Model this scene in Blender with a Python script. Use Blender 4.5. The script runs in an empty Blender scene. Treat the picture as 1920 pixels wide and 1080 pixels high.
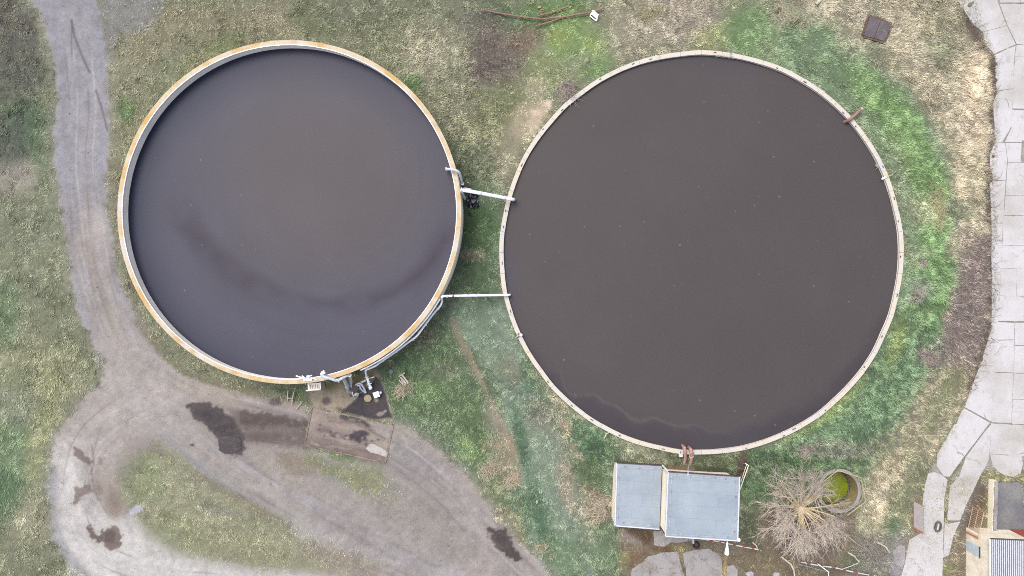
import bpy, bmesh, math, random
import numpy as np
from mathutils import Vector

random.seed(7)
RNG = np.random.default_rng(7)
PI = math.pi
scene = bpy.context.scene
C = scene.collection

H = 60.0                      # height of the drone above the yard
S = 88.0 / 1920.0             # metres per photo pixel on the yard
K = 2.40                      # brightness of a sunlit flat white sheet under this sky

# ------------------------------------------------------------------ helpers
def lin(c):
    c = np.asarray(c, float) / 255.0
    return np.where(c <= 0.04045, c / 12.92, ((c + 0.055) / 1.055) ** 2.4)

def alb(r, g, b, k=K):
    return tuple(np.clip(lin((r, g, b)) / k, 0.004, 0.85))

def P(u, v, z=0.0):
    f = (H - z) / H
    return Vector(((u - 960) * S * f, (540 - v) * S * f, z))

# ------------------------------------------------------------------ noise
def _up(a, n, m):
    h, w = a.shape
    y = np.linspace(0, h - 1.001, n); x = np.linspace(0, w - 1.001, m)
    yi = y.astype(int); xi = x.astype(int)
    fy = (y - yi)[:, None]; fx = (x - xi)[None, :]
    fy = fy * fy * (3 - 2 * fy); fx = fx * fx * (3 - 2 * fx)
    y1 = np.minimum(yi + 1, h - 1); x1 = np.minimum(xi + 1, w - 1)
    return ((a[yi][:, xi] * (1 - fx) + a[yi][:, x1] * fx) * (1 - fy)
            + (a[y1][:, xi] * (1 - fx) + a[y1][:, x1] * fx) * fy)

U0, U1, V0, V1, ST = -120, 2040, -100, 1180, 2
NU = (U1 - U0) // ST + 1; NV = (V1 - V0) // ST + 1
UU, VV = np.meshgrid(np.linspace(U0, U1, NU), np.linspace(V0, V1, NV))

def noise(scale, octs=3, fall=0.5):
    """fractal value noise on the raster, scale in photo pixels, range about -1..1"""
    out = np.zeros((NV, NU)); amp = 1.0; tot = 0
    for o in range(octs):
        s = max(scale / 2 ** o, ST)
        g = RNG.uniform(-1, 1, (int((V1 - V0) / s) + 3, int((U1 - U0) / s) + 3))
        out += amp * _up(g, NV, NU); tot += amp; amp *= fall
    return out / tot * 1.6

def vnoise(x, y, seed):
    g = np.random.default_rng(seed).uniform(-1, 1, (512, 512)); xi = np.floor(x).astype(int); yi = np.floor(y).astype(int); fx = x - xi; fy = y - yi
    fx = fx * fx * (3 - 2 * fx); fy = fy * fy * (3 - 2 * fy); a, b, c, d = xi % 512, (xi + 1) % 512, yi % 512, (yi + 1) % 512
    return (g[c, a] * (1 - fx) + g[c, b] * fx) * (1 - fy) + (g[d, a] * (1 - fx) + g[d, b] * fx) * fy
def streak_noise(long_, short, deg, seed):
    """wind-combed noise: long along deg (photo axes), short across, bending with the broad noise"""
    t = math.radians(deg) ; c, s = math.cos(t), math.sin(t); a = UU * c + VV * s + 25 * W1; bb = -UU * s + VV * c + 30 * W4 + 8 * W1
    return vnoise(a / long_, bb / short, seed) * .65 + vnoise(a / long_ * 2, bb / short * 2, seed + 1) * .35
def seg_dist(X, Y, pts, closed):
    d = np.full(X.shape, 1e9); n = len(pts)
    for i in range(n if closed else n - 1):
        x0, y0 = pts[i]; x1, y1 = pts[(i + 1) % n]
        dx, dy = x1 - x0, y1 - y0; L = dx * dx + dy * dy + 1e-9
        t = np.clip(((X - x0) * dx + (Y - y0) * dy) / L, 0, 1)
        d = np.minimum(d, (X - x0 - t * dx) ** 2 + (Y - y0 - t * dy) ** 2)
    return np.sqrt(d)

def inside(X, Y, pts):
    r = np.zeros(X.shape, bool); n = len(pts)
    for i in range(n):
        x0, y0 = pts[i]; x1, y1 = pts[(i + 1) % n]
        if y0 == y1: continue
        c = ((y0 > Y) != (y1 > Y)) & (X < (x1 - x0) * (Y - y0) / (y1 - y0) + x0)
        r ^= c
    return r

W1 = noise(60, 4); W2 = noise(16, 3); W3 = noise(6, 2); W4 = noise(200, 3)

def smooth_line(pts, n=8):
    out = []
    for i in range(len(pts) - 1):
        p0 = pts[max(i - 1, 0)]; p1 = pts[i]; p2 = pts[i + 1]; p3 = pts[min(i + 2, len(pts) - 1)]
        for j in range(n):
            t = j / n
            out.append(tuple(0.5 * (2 * b + (c - a) * t + (2 * a - 5 * b + 4 * c - d) * t * t + (3 * b - a - 3 * c + d) * t ** 3) for a, b, c, d in zip(p0, p1, p2, p3)))
    return out + [pts[-1]]
def sm(x):
    x = np.clip(x, 0, 1); return x * x * (3 - 2 * x)

def box_of(pts, pad):
    us = [p[0] for p in pts]; vs = [p[1] for p in pts]
    a = max(0, int((min(us) - pad - U0) / ST)); b = min(NU, int((max(us) + pad - U0) / ST) + 2)
    c = max(0, int((min(vs) - pad - V0) / ST)); d = min(NV, int((max(vs) + pad - V0) / ST) + 2)
    return slice(c, d), slice(a, b)

def m_poly(pts, soft=6, warp=5, fine=2):
    m = np.zeros((NV, NU)); sl = box_of(pts, soft * 2 + warp * 2 + fine * 2 + 6)
    X, Y = UU[sl], VV[sl]
    d = seg_dist(X, Y, pts, True); d = np.where(inside(X, Y, pts), d, -d)
    d = d + warp * W1[sl] + fine * (W2[sl] + W3[sl])
    m[sl] = sm(d / (2 * soft) + 0.5)
    return m

def m_line(pts, w, soft=4, warp=3, fine=1):
    m = np.zeros((NV, NU)); sl = box_of(pts, w + soft * 2 + warp * 2 + fine * 2 + 6)
    d = w / 2 - seg_dist(UU[sl], VV[sl], pts, False) + warp * W1[sl] + fine * (W2[sl] + W3[sl])
    m[sl] = sm(d / (2 * soft) + 0.5)
    return m

def m_blob(u, v, ru, rv, rot=0, soft=0.5, warp=0.35):
    r = math.radians(rot); cu, su = math.cos(r), math.sin(r)
    X, Y = UU - u, VV - v
    d = np.sqrt(((X * cu + Y * su) / ru) ** 2 + ((-X * su + Y * cu) / rv) ** 2)
    d = d + warp * (0.6 * W1 + 0.5 * W2 + 0.25 * W3)
    return sm((1 + soft - d) / (2 * soft))

# ------------------------------------------------------------------ the ground, painted by what grows or lies there, with some shade
COL = np.zeros((NV, NU, 3)); VEG = np.ones((NV, NU)); LEN = np.full((NV, NU), 0.22)
STRAW = np.full((NV, NU), 0.25); BRUSH = np.zeros((NV, NU)); TUSS = np.zeros((NV, NU)); GRAV = np.zeros((NV, NU))
COL[:] = lin((134, 137, 106))

def paint(m, c=None, a=1.0, veg=None, ln=None, straw=None, brush=None, tuss=None, grav=None):
    m = m * a
    if c is not None:
        COL[:] = COL * (1 - m[..., None]) + lin(c) * m[..., None]
    for arr, val in ((VEG, veg), (LEN, ln), (STRAW, straw), (BRUSH, brush), (TUSS, tuss), (GRAV, grav)):
        if val is not None:
            arr[:] = arr * (1 - m) + val * m

# broad meadow tones: u, v, ru, rv, rot, colour, alpha, extra
G = [
 (30, 110, 55, 110, 0, (104,106,95), .9, {}), (45, 240, 60, 60, 0, (88,112,84), .9, {}), (10, 40, 60, 50, 0, (112,108,98), .8, dict(straw=.5)),
 (85, 60, 14, 90, -12, (138,140,108), .7, {}), (10, 280, 40, 60, 0, (98,104,95), .8, {}), (35, 335, 55, 32, 0, (168,160,146), .8, dict(straw=.7, ln=.15)),
 (80, 290, 20, 120, 0, (116,132,98), .6, {}), (50, 420, 70, 60, 0, (132,138,112), .8, {}), (20, 560, 60, 90, 0, (136,142,112), .8, {}),
 (90, 560, 40, 120, -10, (128,134,104), .6, {}), (60, 700, 90, 70, 0, (150,150,112), .8, {}), (15, 590, 22, 60, 0, (100,134,88), .6, {}),
 (20, 830, 40, 120, 0, (108,140,96), .75, {}), (80, 800, 24, 110, 10, (150,152,104), .7, {}), (15, 930, 40, 40, 0, (84,122,84), .7, {}),
 (60, 980, 36, 60, 0, (168,164,132), .6, dict(straw=.6)), (60, 1060, 80, 40, 0, (130,134,104), .7, {}), (20, 760, 50, 40, 0, (150,154,128), .6, {}),
 (230, 160, 50, 120, 10, (150,146,116), .8, {}), (300, 60, 80, 40, -30, (148,142,110), .8, dict(straw=.5)), (250, 300, 40, 120, 15, (144,142,106), .7, {}),
 (235, 205, 16, 22, 0, (104,140,82), .8, {}), (390, 130, 70, 40, -35, (136,138,92), .8, {}), (450, 45, 130, 45, 0, (140,134,104), .8, dict(straw=.45)),
 (545, 35, 60, 30, 0, (156,146,118), .6, dict(straw=.6)), (600, 40, 60, 34, 20, (112,122,84), .8, {}), (425, 80, 40, 16, -25, (118,134,80), .7, {}),
 (215, 380, 16, 120, 0, (132,124,100), .7, {}), (240, 560, 24, 60, 30, (132,124,98), .7, {}),
 (720, 60, 120, 90, 20, (122,124,96), .8, {}), (660, 20, 60, 30, 0, (118,122,98), .7, {}), (780, 130, 120, 90, 35, (128,130,98), .8, dict(ln=.3)),
 (810, 100, 60, 60, 30, (166,158,134), .5, dict(straw=.7, ln=.35)), (830, 250, 70, 110, 20, (98,112,82), .85, dict(ln=.35)), (850, 200, 50, 60, 30, (150,142,116), .5, dict(straw=.6)),
 (770, 155, 20, 18, 0, (86,130,66), .8, {}), (905, 260, 36, 90, 15, (150,142,112), .7, dict(straw=.55, ln=.35)), (930, 200, 40, 70, 30, (116,124,78), .6, {}),
 (900, 320, 50, 50, 0, (92,106,78), .85, dict(ln=.35)), (965, 210, 26, 70, 15, (126,130,88), .6, {}), (960, 280, 26, 70, 15, (152,143,116), .7, dict(straw=.5)),
 (915, 25, 40, 26, 0, (96,124,86), .7, {}), (960, 40, 60, 26, 0, (86,116,76), .7, {}), (870, 20, 60, 30, 0, (128,128,104), .6, {}),
 (1050, 25, 70, 34, 0, (108,142,84), .85, dict(straw=.1)), (1075, 80, 70, 60, 30, (116,146,74), .85, dict(straw=.1)), (1050, 70, 24, 22, 0, (138,158,70), .7, {}), (1110, 85, 22, 16, 0, (142,160,78), .5, {}),
 (1020, 130, 60, 36, 30, (130,140,86), .7, {}), (1120, 130, 40, 24, -30, (108,146,76), .7, {}), (1080, 120, 40, 20, -20, (134,136,112), .5, {}), (1180, 60, 46, 60, 0, (146,140,114), .8, dict(straw=.5)),
 (1240, 40, 90, 60, 0, (152,140,122), .8, dict(straw=.7, ln=.3)), (1300, 30, 60, 50, 0, (140,126,114), .7, dict(straw=.6)), (1340, 70, 50, 26, -20, (150,156,96), .7, {}),
 (1400, 60, 50, 50, 0, (96,138,76), .8, {}), (1160, 20, 60, 30, 0, (136,132,106), .6, {}),
 (1450, 90, 70, 40, 25, (116,146,88), .8, {}), (1530, 60, 60, 60, 40, (92,132,82), .85, dict(tuss=.6)), (1480, 120, 60, 20, 25, (144,156,118), .6, {}), (1570, 160, 70, 34, 42, (134,150,112), .8, {}),
]
for g in G:
    paint(m_blob(*g[:5]), g[5], g[6], **g[7])

# the green bank round the large tank
TR = np.sqrt((UU - 1315) ** 2 + (VV - 473) ** 2); TA = np.degrees(np.arctan2(VV - 473, UU - 1315))
def arc(r0, r1, a0, a1, soft=14, sa=8, warp=14):
    d = np.minimum(TR - r0, r1 - TR) + warp * W1 + 4 * W2
    e = np.minimum(TA - a0, a1 - TA)
    return sm(d / (2 * soft) + .5) * sm(e / (2 * sa) + .5)
paint(arc(370, 488, -72, 66), (114,140,100), .95, straw=.2, ln=.25, tuss=.4)
paint(arc(400, 474, -50, 22), (106,142,74), .85, straw=.08, tuss=1)
paint(arc(405, 470, -8, 22, warp=8), (104,140,84), .5, straw=.08, tuss=1)
paint(arc(375, 410, -55, 10, soft=10), (122,144,108), .5, straw=.3)
paint(arc(375, 420, -28, -12, soft=10), (142,148,114), .45, straw=.5)
paint(arc(380, 470, 18, 80), (96,128,88), .85, straw=.12, tuss=.7)
paint(m_blob(1560, 745, 60, 28, -38), (130,150,72), .8)
paint(m_blob(1500, 800, 40, 18, -20), (116,142,66), .5)
paint(m_blob(1680, 640, 16, 46, 15), (130,146,68), .7)
paint(m_blob(1560, 880, 150, 34, 0), (84,118,74), .8, tuss=.4)
paint(m_blob(1420, 900, 36, 60, 0), (78,110,70), .85)
paint(m_blob(1560, 842, 60, 16, 5), (132,128,118), .6, straw=.5, brush=.3)
paint(m_blob(1435, 880, 30, 20, 0), (118,134,100), .6)
paint(m_blob(1740, 395, 36, 30, 0), (160,162,120), .6, straw=.6)
paint(m_blob(1720, 480, 26, 18, 0), (124,122,98), .4)
paint(m_blob(1725, 545, 26, 22, 20), (140,146,134), .5)
# straw verge beside the concrete road
paint(m_poly([(1660,-60),(1802,-60),(1812,24),(1845,80),(1866,120),(1870,170),(1863,220),(1868,270),(1858,300),(1862,440),(1790,460),(1792,300),(1740,200),(1690,120),(1650,60)], 16, 12, 4), (158,146,120), .95, straw=.65, ln=.32, tuss=0)
paint(m_blob(1760, 60, 40, 60, 0), (140,136,104), .7, straw=.4)
paint(m_blob(1745, 90, 36, 26, 0), (124,134,104), .5, straw=.3)
paint(m_blob(1570, 15, 80, 28, 0), (170,156,134), .8, straw=.8, ln=.35)
paint(m_blob(1600, 50, 30, 40, 20), (160,148,124), .6, straw=.7)
paint(m_blob(1700, 100, 36, 50, 0), (166,154,126), .6, straw=.7)
paint(m_blob(1828, 150, 26, 60, 8), (190,168,136), .85, straw=.9, ln=.35)
paint(m_blob(1822, 250, 30, 60, 0), (176,156,128), .7, straw=.85, ln=.35)
paint(m_blob(1818, 340, 34, 50, 0), (168,156,122), .7, straw=.75)
paint(m_blob(1800, 395, 30, 20, 0), (116,128,96), .6, straw=.3)
paint(m_line([(1806,26),(1840,90),(1860,110),(1864,160),(1860,200),(1864,250),(1852,300),(1856,420)], 14, 6, 3, 3), (112,98,84), .7, straw=.4)
paint(m_poly([(1800,430),(1862,440),(1866,520),(1862,620),(1845,660),(1820,720),(1780,690),(1765,640),(1790,560)], 12, 10, 5), (140,124,119), .95, brush=1, straw=.5, veg=.35, ln=.25)
paint(m_blob(1745, 665, 30, 22, 10), (136,126,118), .8, brush=.7, veg=.5)
paint(m_blob(1800, 455, 26, 34, 10), (164,150,128), .6, straw=.7)
paint(m_poly([(1700,780),(1740,700),(1800,690),(1830,700),(1800,770),(1760,830),(1740,900),(1700,960),(1660,940),(1650,880)], 16, 14, 5), (142,134,106), .9, straw=.5, tuss=0)
paint(m_blob(1770, 740, 18, 70, 28), (128,136,90), .6)
paint(m_line([(1812,730),(1790,775),(1760,815),(1745,850)], 5, 3, 2, 1), (182,168,134), .7)
paint(m_blob(1690, 880, 40, 34, -30), (160,148,116), .8, straw=.7, ln=.3)
paint(m_blob(1640, 935, 26, 60, 10), (166,154,124), .85, straw=.8, ln=.32)
paint(m_blob(1705, 960, 34, 70, 15), (112,122,84), .7, straw=.3)
paint(m_blob(1680, 1000, 30, 26, 0), (84,116,72), .7)
paint(m_blob(1640, 1005, 20, 26, 0), (160,150,120), .6, straw=.7)
# between the tanks and down the slope
paint(m_poly([(865,330),(950,360),(936,470),(945,560),(990,690),(1060,770),(1160,840),(1160,980),(1180,1090),(1040,1090),(880,900),(740,790),(700,700),(840,570)], 14, 12, 4), (102,124,92), .95, straw=.25)
paint(m_blob(900, 430, 36, 46, 0), (74,108,62), .9, straw=.1)  # dark green grass, with the smaller tank's shade kept in its colour
paint(m_blob(895, 500, 34, 60, 0), (78,104,70), .85)
paint(m_blob(880, 478, 24, 10, 0), (142,128,108), .6, straw=.6)
paint(m_poly([(840,575),(945,570),(985,700),(1040,780),(1080,900),(1130,1080),(1020,1080),(985,900),(930,720)], 14, 10, 4), (134,154,132), .95, straw=.3, ln=.15)
paint(m_blob(890, 610, 46, 34, 20), (124,152,124), .7)
paint(m_poly([(715,690),(800,620),(850,640),(880,720),(930,900),(960,960),(900,880),(820,790),(740,760)], 12, 10, 5), (92,116,76), .9, straw=.25, ln=.25)
paint(m_blob(790, 680, 50, 26, -30), (88,116,78), .7); paint(m_blob(800, 735, 44, 20, -10), (98,134,78), .6)
paint(m_blob(790, 635, 26, 20, -40), (132,124,100), .6, straw=.6); paint(m_blob(830, 700, 26, 18, 0), (120,128,100), .5, straw=.5)
paint(m_line([(850,600),(868,650),(888,690),(910,730),(935,790),(962,840)], 12, 5, 4, 2), (157,143,122), .75, veg=.4, ln=.12)
paint(m_line([(880,660),(900,705),(915,740)], 7, 3, 3, 1), (170,148,124), .7, veg=.25)
paint(m_blob(922, 790, 18, 30, -15), (160,150,134), .7, straw=.7); paint(m_blob(955, 850, 24, 44, -20), (166,148,120), .7, straw=.7, ln=.15)
paint(m_blob(920, 835, 16, 14, 0), (182,160,132), .8, straw=.8); paint(m_blob(925, 877, 20, 12, 10), (176,158,132), .8, straw=.8); paint(m_blob(962, 897, 22, 12, 10), (178,154,126), .8, straw=.8)
paint(m_blob(900, 800, 22, 60, -20), (88,118,66), .6); paint(m_blob(880, 845, 16, 30, -25), (116,146,84), .7)
paint(m_blob(915, 910, 34, 40, -30), (130,134,96), .6, straw=.4); paint(m_blob(950, 990, 26, 44, -30), (158,146,112), .7, straw=.6)
paint(m_blob(978, 830, 12, 60, -12), (70,110,80), .8); paint(m_blob(1012, 970, 18, 80, -16), (72,112,74), .85); paint(m_blob(1000, 745, 20, 40, -15), (112,150,120), .6)
paint(m_blob(1040, 1045, 40, 50, -20), (96,130,84), .7); paint(m_blob(1040, 880, 24, 70, -15), (128,142,124), .5)
paint(m_blob(955, 690, 20, 30, -20), (140,132,108), .6); paint(m_blob(1010, 780, 20, 40, -15), (140,128,112), .6, straw=.5)
paint(m_blob(1000, 700, 20, 40, -25), (84,114,76), .7)
paint(m_line([(1040,740),(1060,800),(1075,850)], 16, 8, 6, 3), (164,150,116), .7, straw=.6)
paint(m_line([(1055,790),(1068,810),(1080,825)], 10, 4, 3, 2), (190,168,142), .8, veg=.1)
paint(m_blob(1100, 830, 36, 40, -40), (96,132,94), .8); paint(m_blob(1130, 830, 30, 22, -30), (76,110,72), .7)
paint(m_line([(1075,840),(1095,870),(1100,880)], 14, 7, 4, 2), (168,150,122), .7, straw=.7)
paint(m_blob(1062, 910, 16, 46, -10), (160,146,122), .75, straw=.7); paint(m_blob(1105, 900, 26, 40, 0), (92,118,74), .7)
paint(m_blob(1105, 925, 16, 16, 0), (138,118,98), .7); paint(m_blob(1125, 955, 26, 26, 0), (160,140,118), .8, straw=.8, brush=.4)
paint(m_blob(1120, 1020, 40, 50, 0), (106,128,92), .7)
paint(m_line(smooth_line([(890,590),(930,680),(985,780),(1010,860),(1040,950),(1075,1085)], 5), 34, 20, 10, 5), (124,146,114), .35); paint(m_line(smooth_line([(960,760),(985,850),(1005,920),(1030,1010)], 5), 16, 9, 4, 3), (82,116,86), .45)
paint(m_line(smooth_line([(1010,700),(1050,800),(1075,900),(1100,1000)], 5), 30, 16, 10, 4), (150,146,120), .45, straw=.5)
# brush, bare sand, dark weed patches round the top
paint(m_blob(930, 95, 48, 66, -25, .45), (122,111,102), .95, brush=1, veg=.4, straw=.5)
paint(m_blob(985, 75, 40, 26, -15), (128,110,94), .8, brush=.7, veg=.3)
paint(m_blob(905, 140, 26, 26, 0), (118,106,98), .6, brush=.6); paint(m_blob(880, 45, 30, 20, 0), (124,120,106), .6, brush=.4)
paint(m_blob(1062, 172, 22, 26, 25), (138,128,114), .7, brush=.5)
paint(m_poly([(1012,180),(1034,190),(1028,215),(1012,240),(1002,250),(985,235),(992,210),(1005,195)], 7, 8, 4), (222,204,178), 1, veg=.05, ln=.1)
paint(m_blob(1005, 165, 20, 18, 20), (170,158,132), .6, veg=.5); paint(m_blob(985, 228, 26, 36, 20), (192,174,146), .6, veg=.5)
paint(m_blob(1130, 760, 60, 14, 30), (86,116,76), .5)
# under the trees and by the pump house
paint(m_poly([(1160,990),(1235,985),(1385,1010),(1450,940),(1540,960),(1600,960),(1610,1010),(1690,1020),(1690,1100),(1170,1100)], 14, 10, 5), (130,116,98), .92, veg=.35, straw=.5, brush=.15, ln=.15, tuss=0)
paint(m_blob(1510, 1000, 70, 46, 0), (126,113,104), .8, veg=.3, brush=.4); paint(m_blob(1400, 985, 24, 36, -20), (84,96,72), .75, veg=.7)  # second patch: dark grass, with the pump house shade painted into it
paint(m_blob(1440, 1060, 50, 26, 0), (132,118,92), .7, veg=.4); paint(m_blob(1530, 1072, 60, 16, 0), (122,110,90), .8)
paint(m_blob(1640, 1045, 50, 40, -25), (134,136,124), .85, straw=.6, brush=.5, veg=.7); paint(m_blob(1600, 1050, 22, 18, 0), (96,112,80), .7)
paint(m_blob(1690, 1020, 22, 50, 20), (150,146,142), .8, veg=.15, grav=.5); paint(m_blob(1685, 1065, 16, 22, 0), (168,164,168), .8, veg=.05)
paint(m_poly([(1162,990),(1185,992),(1205,1010),(1215,1025),(1200,1040),(1180,1020),(1165,1010)], 5, 4, 3), (156,144,134), .9, veg=.05, grav=.4)
paint(m_blob(1200, 1000, 22, 10, 20), (104,80,62), .75, veg=.2); paint(m_blob(1190, 1045, 26, 20, -20), (132,108,84), .8, veg=.3); paint(m_blob(1240, 1028, 26, 8, 5), (112,88,64), .8, veg=.2); paint(m_blob(1215, 1010, 9, 16, 0), (106,84,66), .8, veg=.1)
paint(m_blob(1275, 1028, 16, 10, 0), (146,134,92), .6, veg=.3); paint(m_blob(1170, 1050, 12, 20, 20), (146,144,94), .7)
paint(m_line([(1276,1036),(1284,1060),(1288,1085)], 7, 3, 2, 1), (138,126,96), .8, veg=.3); paint(m_line([(1358,1045),(1360,1085)], 7, 3, 2, 1), (176,154,104), .8, veg=.3)
paint(m_poly([(1250,848),(1395,852),(1390,895),(1250,882)], 6, 4, 3), (88,98,66), .9, straw=.2); paint(m_poly([(1253,872),(1300,876),(1300,888),(1250,884)], 4, 2, 2), (160,132,112), .8, veg=.1)
paint(m_poly([(1380,850),(1402,846),(1402,880),(1396,893),(1380,895)], 3, 2, 2), (106,92,80), .9, veg=.08, grav=.3)
paint(m_blob(1530, 905, 12, 30, 10), (136,122,110), .6, straw=.5)
# strip by the road and yard on the right
paint(m_poly([(1700,860),(1930,860),(1930,1100),(1690,1100)], 8, 3, 3), (142,132,116), .85, veg=.3, grav=.5, straw=.4, tuss=0)
paint(m_poly([(1700,840),(1745,870),(1730,945),(1700,990),(1680,960)], 9, 6, 4), (128,130,96), .85, veg=.9)
paint(m_blob(1715, 965, 8, 36, 8), (146,126,106), .7, veg=.3)
paint(m_poly([(1835,880),(1850,900),(1848,960),(1825,990),(1795,1010),(1815,940)], 5, 4, 3), (118,110,104), .85, veg=.1)
paint(m_blob(1838, 950, 14, 34, 12), (112,88,68), .7, veg=.2); paint(m_blob(1850, 960, 6, 40, 0), (124,126,80), .6, veg=.6)
paint(m_poly([(1790,1000),(1812,992),(1810,1090),(1770,1090),(1780,1040)], 5, 4, 3), (138,124,104), .8, veg=.4); paint(m_blob(1775, 1065, 14, 10, 0), (134,140,84), .7, veg=.8)
paint(m_blob(1880, 895, 60, 12, 0), (134,130,88), .8, veg=.7); paint(m_blob(1857, 870, 9, 24, 0), (140,138,96), .7, veg=.7)
paint(m_poly([(1700,600),(1700,599),(1701,599)], 1, 0, 0), None)
# joint soil between the concrete slabs
paint(m_poly([(1812,-60),(1960,-60),(1960,880),(1860,880),(1752,900),(1740,890),(1800,790),(1866,600),(1868,300),(1870,120)], 3, 0, 1), (172,168,162), .9, veg=.03, grav=.4, straw=.3, brush=0, ln=.1)
paint(m_line([(1840,822),(1800,872),(1780,896),(1775,930),(1772,980)], 9, 4, 1, 2), (134,134,98), .9, veg=.7)

SLABM = m_poly([(1795,-60),(1960,-60),(1960,1100),(1690,1100),(1700,1030),(1727,1000),(1731,890),(1759,860),(1800,780),(1838,690),(1862,600),(1858,350),(1868,250),(1868,120),(1846,60)], 3, 0, 0)
FR = [(1806,10),(1816,34),(1832,62),(1845,92),(1860,108),(1864,122),(1866,168),(1860,200),(1864,250),(1862,272),(1853,300),(1860,338),(1852,352),(1857,385),(1857,425),(1860,470),(1862,520),(1860,600),(1846,655),(1836,690),(1818,728)]
paint(m_line(FR, 13, 4, 4, 4), (106,92,80), .85, veg=.75, straw=.6, brush=.5, ln=.22)
# tracks --------------------------------------------------------------
TRACK = [(62,-60),(62,0),(85,50),(100,110),(108,180),(104,230),(103,300),(112,350),(120,400),(128,470),(138,530),(150,590),(172,640),(198,690),(192,715),(160,745),(125,790),(105,820),(97,870),(95,930),(100,985),(115,1020),(135,1055),(165,1085),(180,1160),
         (1120,1160),(1040,1085),(985,1030),(930,970),(880,900),(830,850),(742,797),(722,868),(570,835),(575,765),(500,748),(420,730),(345,702),(300,660),(262,600),(235,550),(215,490),(205,430),(198,360),(200,300),(203,230),(200,150),(196,90),(188,40),(180,0),(180,-60)]
DIRT = (172, 163, 155)
mt = m_poly(smooth_line(TRACK, 3), 6, 1.5, 3.5)
paint(m_line(smooth_line(TRACK, 3), 26, 9, 3, 4), (150,148,134), .5, veg=.45, ln=.12)
paint(mt, DIRT, 1, veg=.0, grav=1, straw=.4, brush=0, ln=.08)
paint(m_poly([(180,-60),(330,-60),(310,10),(262,60),(215,75),(198,110),(188,40)], 16, 10, 6), (144,142,140), .85, veg=.12, grav=.8)
paint(m_blob(200, 60, 16, 50, 10), (142,138,132), .6, veg=.15)
def coords(pts):
    """distance along and signed distance across a polyline, for wheel tracks"""
    best = np.full(UU.shape, 1e9); T = np.zeros(UU.shape); D = np.zeros(UU.shape); acc = 0
    for (x0, y0), (x1, y1) in zip(pts[:-1], pts[1:]):
        dx, dy = x1 - x0, y1 - y0; L = math.hypot(dx, dy)
        t = np.clip(((UU - x0) * dx + (VV - y0) * dy) / L / L, 0, 1)
        ex, ey = UU - x0 - t * dx, VV - y0 - t * dy; d = np.hypot(ex, ey)
        sgn = np.sign(dx * (VV - y0) - dy * (UU - x0)); k = d < best
        best = np.where(k, d, best); T = np.where(k, acc + t * L, T); D = np.where(k, d * sgn, D); acc += L
    return T, D
MAIN = smooth_line([(122,-60),(130,0),(148,90),(155,200),(152,320),(165,440),(190,560),(235,660),(300,760),(400,860),(520,940),(680,1020),(860,1110)], 4)
LOOP = smooth_line([(330,730),(240,770),(170,830),(145,910),(160,990),(210,1040),(330,1075),(480,1100)], 4)
EAST = smooth_line([(250,690),(400,755),(575,800),(730,850),(860,950),(980,1060),(1040,1120)], 4)
def sample(A, u, v):
    x = np.clip((u - U0) / ST, 0, NU - 1.001); y = np.clip((v - V0) / ST, 0, NV - 1.001)
    xi = x.astype(int); yi = y.astype(int); fx = x - xi; fy = y - yi
    if A.ndim == 3: fx = fx[..., None]; fy = fy[..., None]
    return ((A[yi, xi] * (1 - fx) + A[yi, xi + 1] * fx) * (1 - fy) + (A[yi + 1, xi] * (1 - fx) + A[yi + 1, xi + 1] * fx) * fy)
def streaks(T, D, seed):
    g = np.random.default_rng(seed).uniform(-1, 1, (400, 60))
    a = (D + 400) / 5.0 % 398; b = T / 70.0 % 58
    ai = a.astype(int); bi = b.astype(int); fa = a - ai; fb = b - bi
    s = ((g[ai, bi] * (1 - fa) + g[ai + 1, bi] * fa) * (1 - fb) + (g[ai, bi + 1] * (1 - fa) + g[ai + 1, bi + 1] * fa) * fb)
    return s
for pts, wid, seed, cl, cd in ((MAIN, 60, 1, (174,171,178), (140,134,138)), (LOOP, 66, 2, (212,209,210), (158,150,148)), (EAST, 62, 3, (180,172,172), (134,126,124))):
    T, D = coords(pts); m = sm((wid - np.abs(D)) / 30) * mt * (VEG < .5); s = streaks(T, D, seed)
    paint(m * np.clip(s, 0, 1), cl, .75); paint(m * np.clip(-s, 0, 1), cd, .75)
    for off in ((-20, 20) if pts is MAIN else (-16, 14)):
        paint(m * sm((7 - np.abs(D - off + 4 * W1)) / 6), cl, .45)
# gravel edges of the track (bluish grit)
for pts in (MAIN,):
    T, D = coords(pts)
    paint(mt * sm((14 - np.abs(np.abs(D + 4 * W1) - 40)) / 10) * (VV < 760), (156,156,164), .5)
    paint(mt * sm((12 - np.abs(D - 30 + 6 * W1)) / 10) * (VV > 740) * (VV < 1010), (150,152,160), .7)
paint(mt * sm((470 - VV) / 160) * (VEG < .5), (158,157,165), .7)
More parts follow.
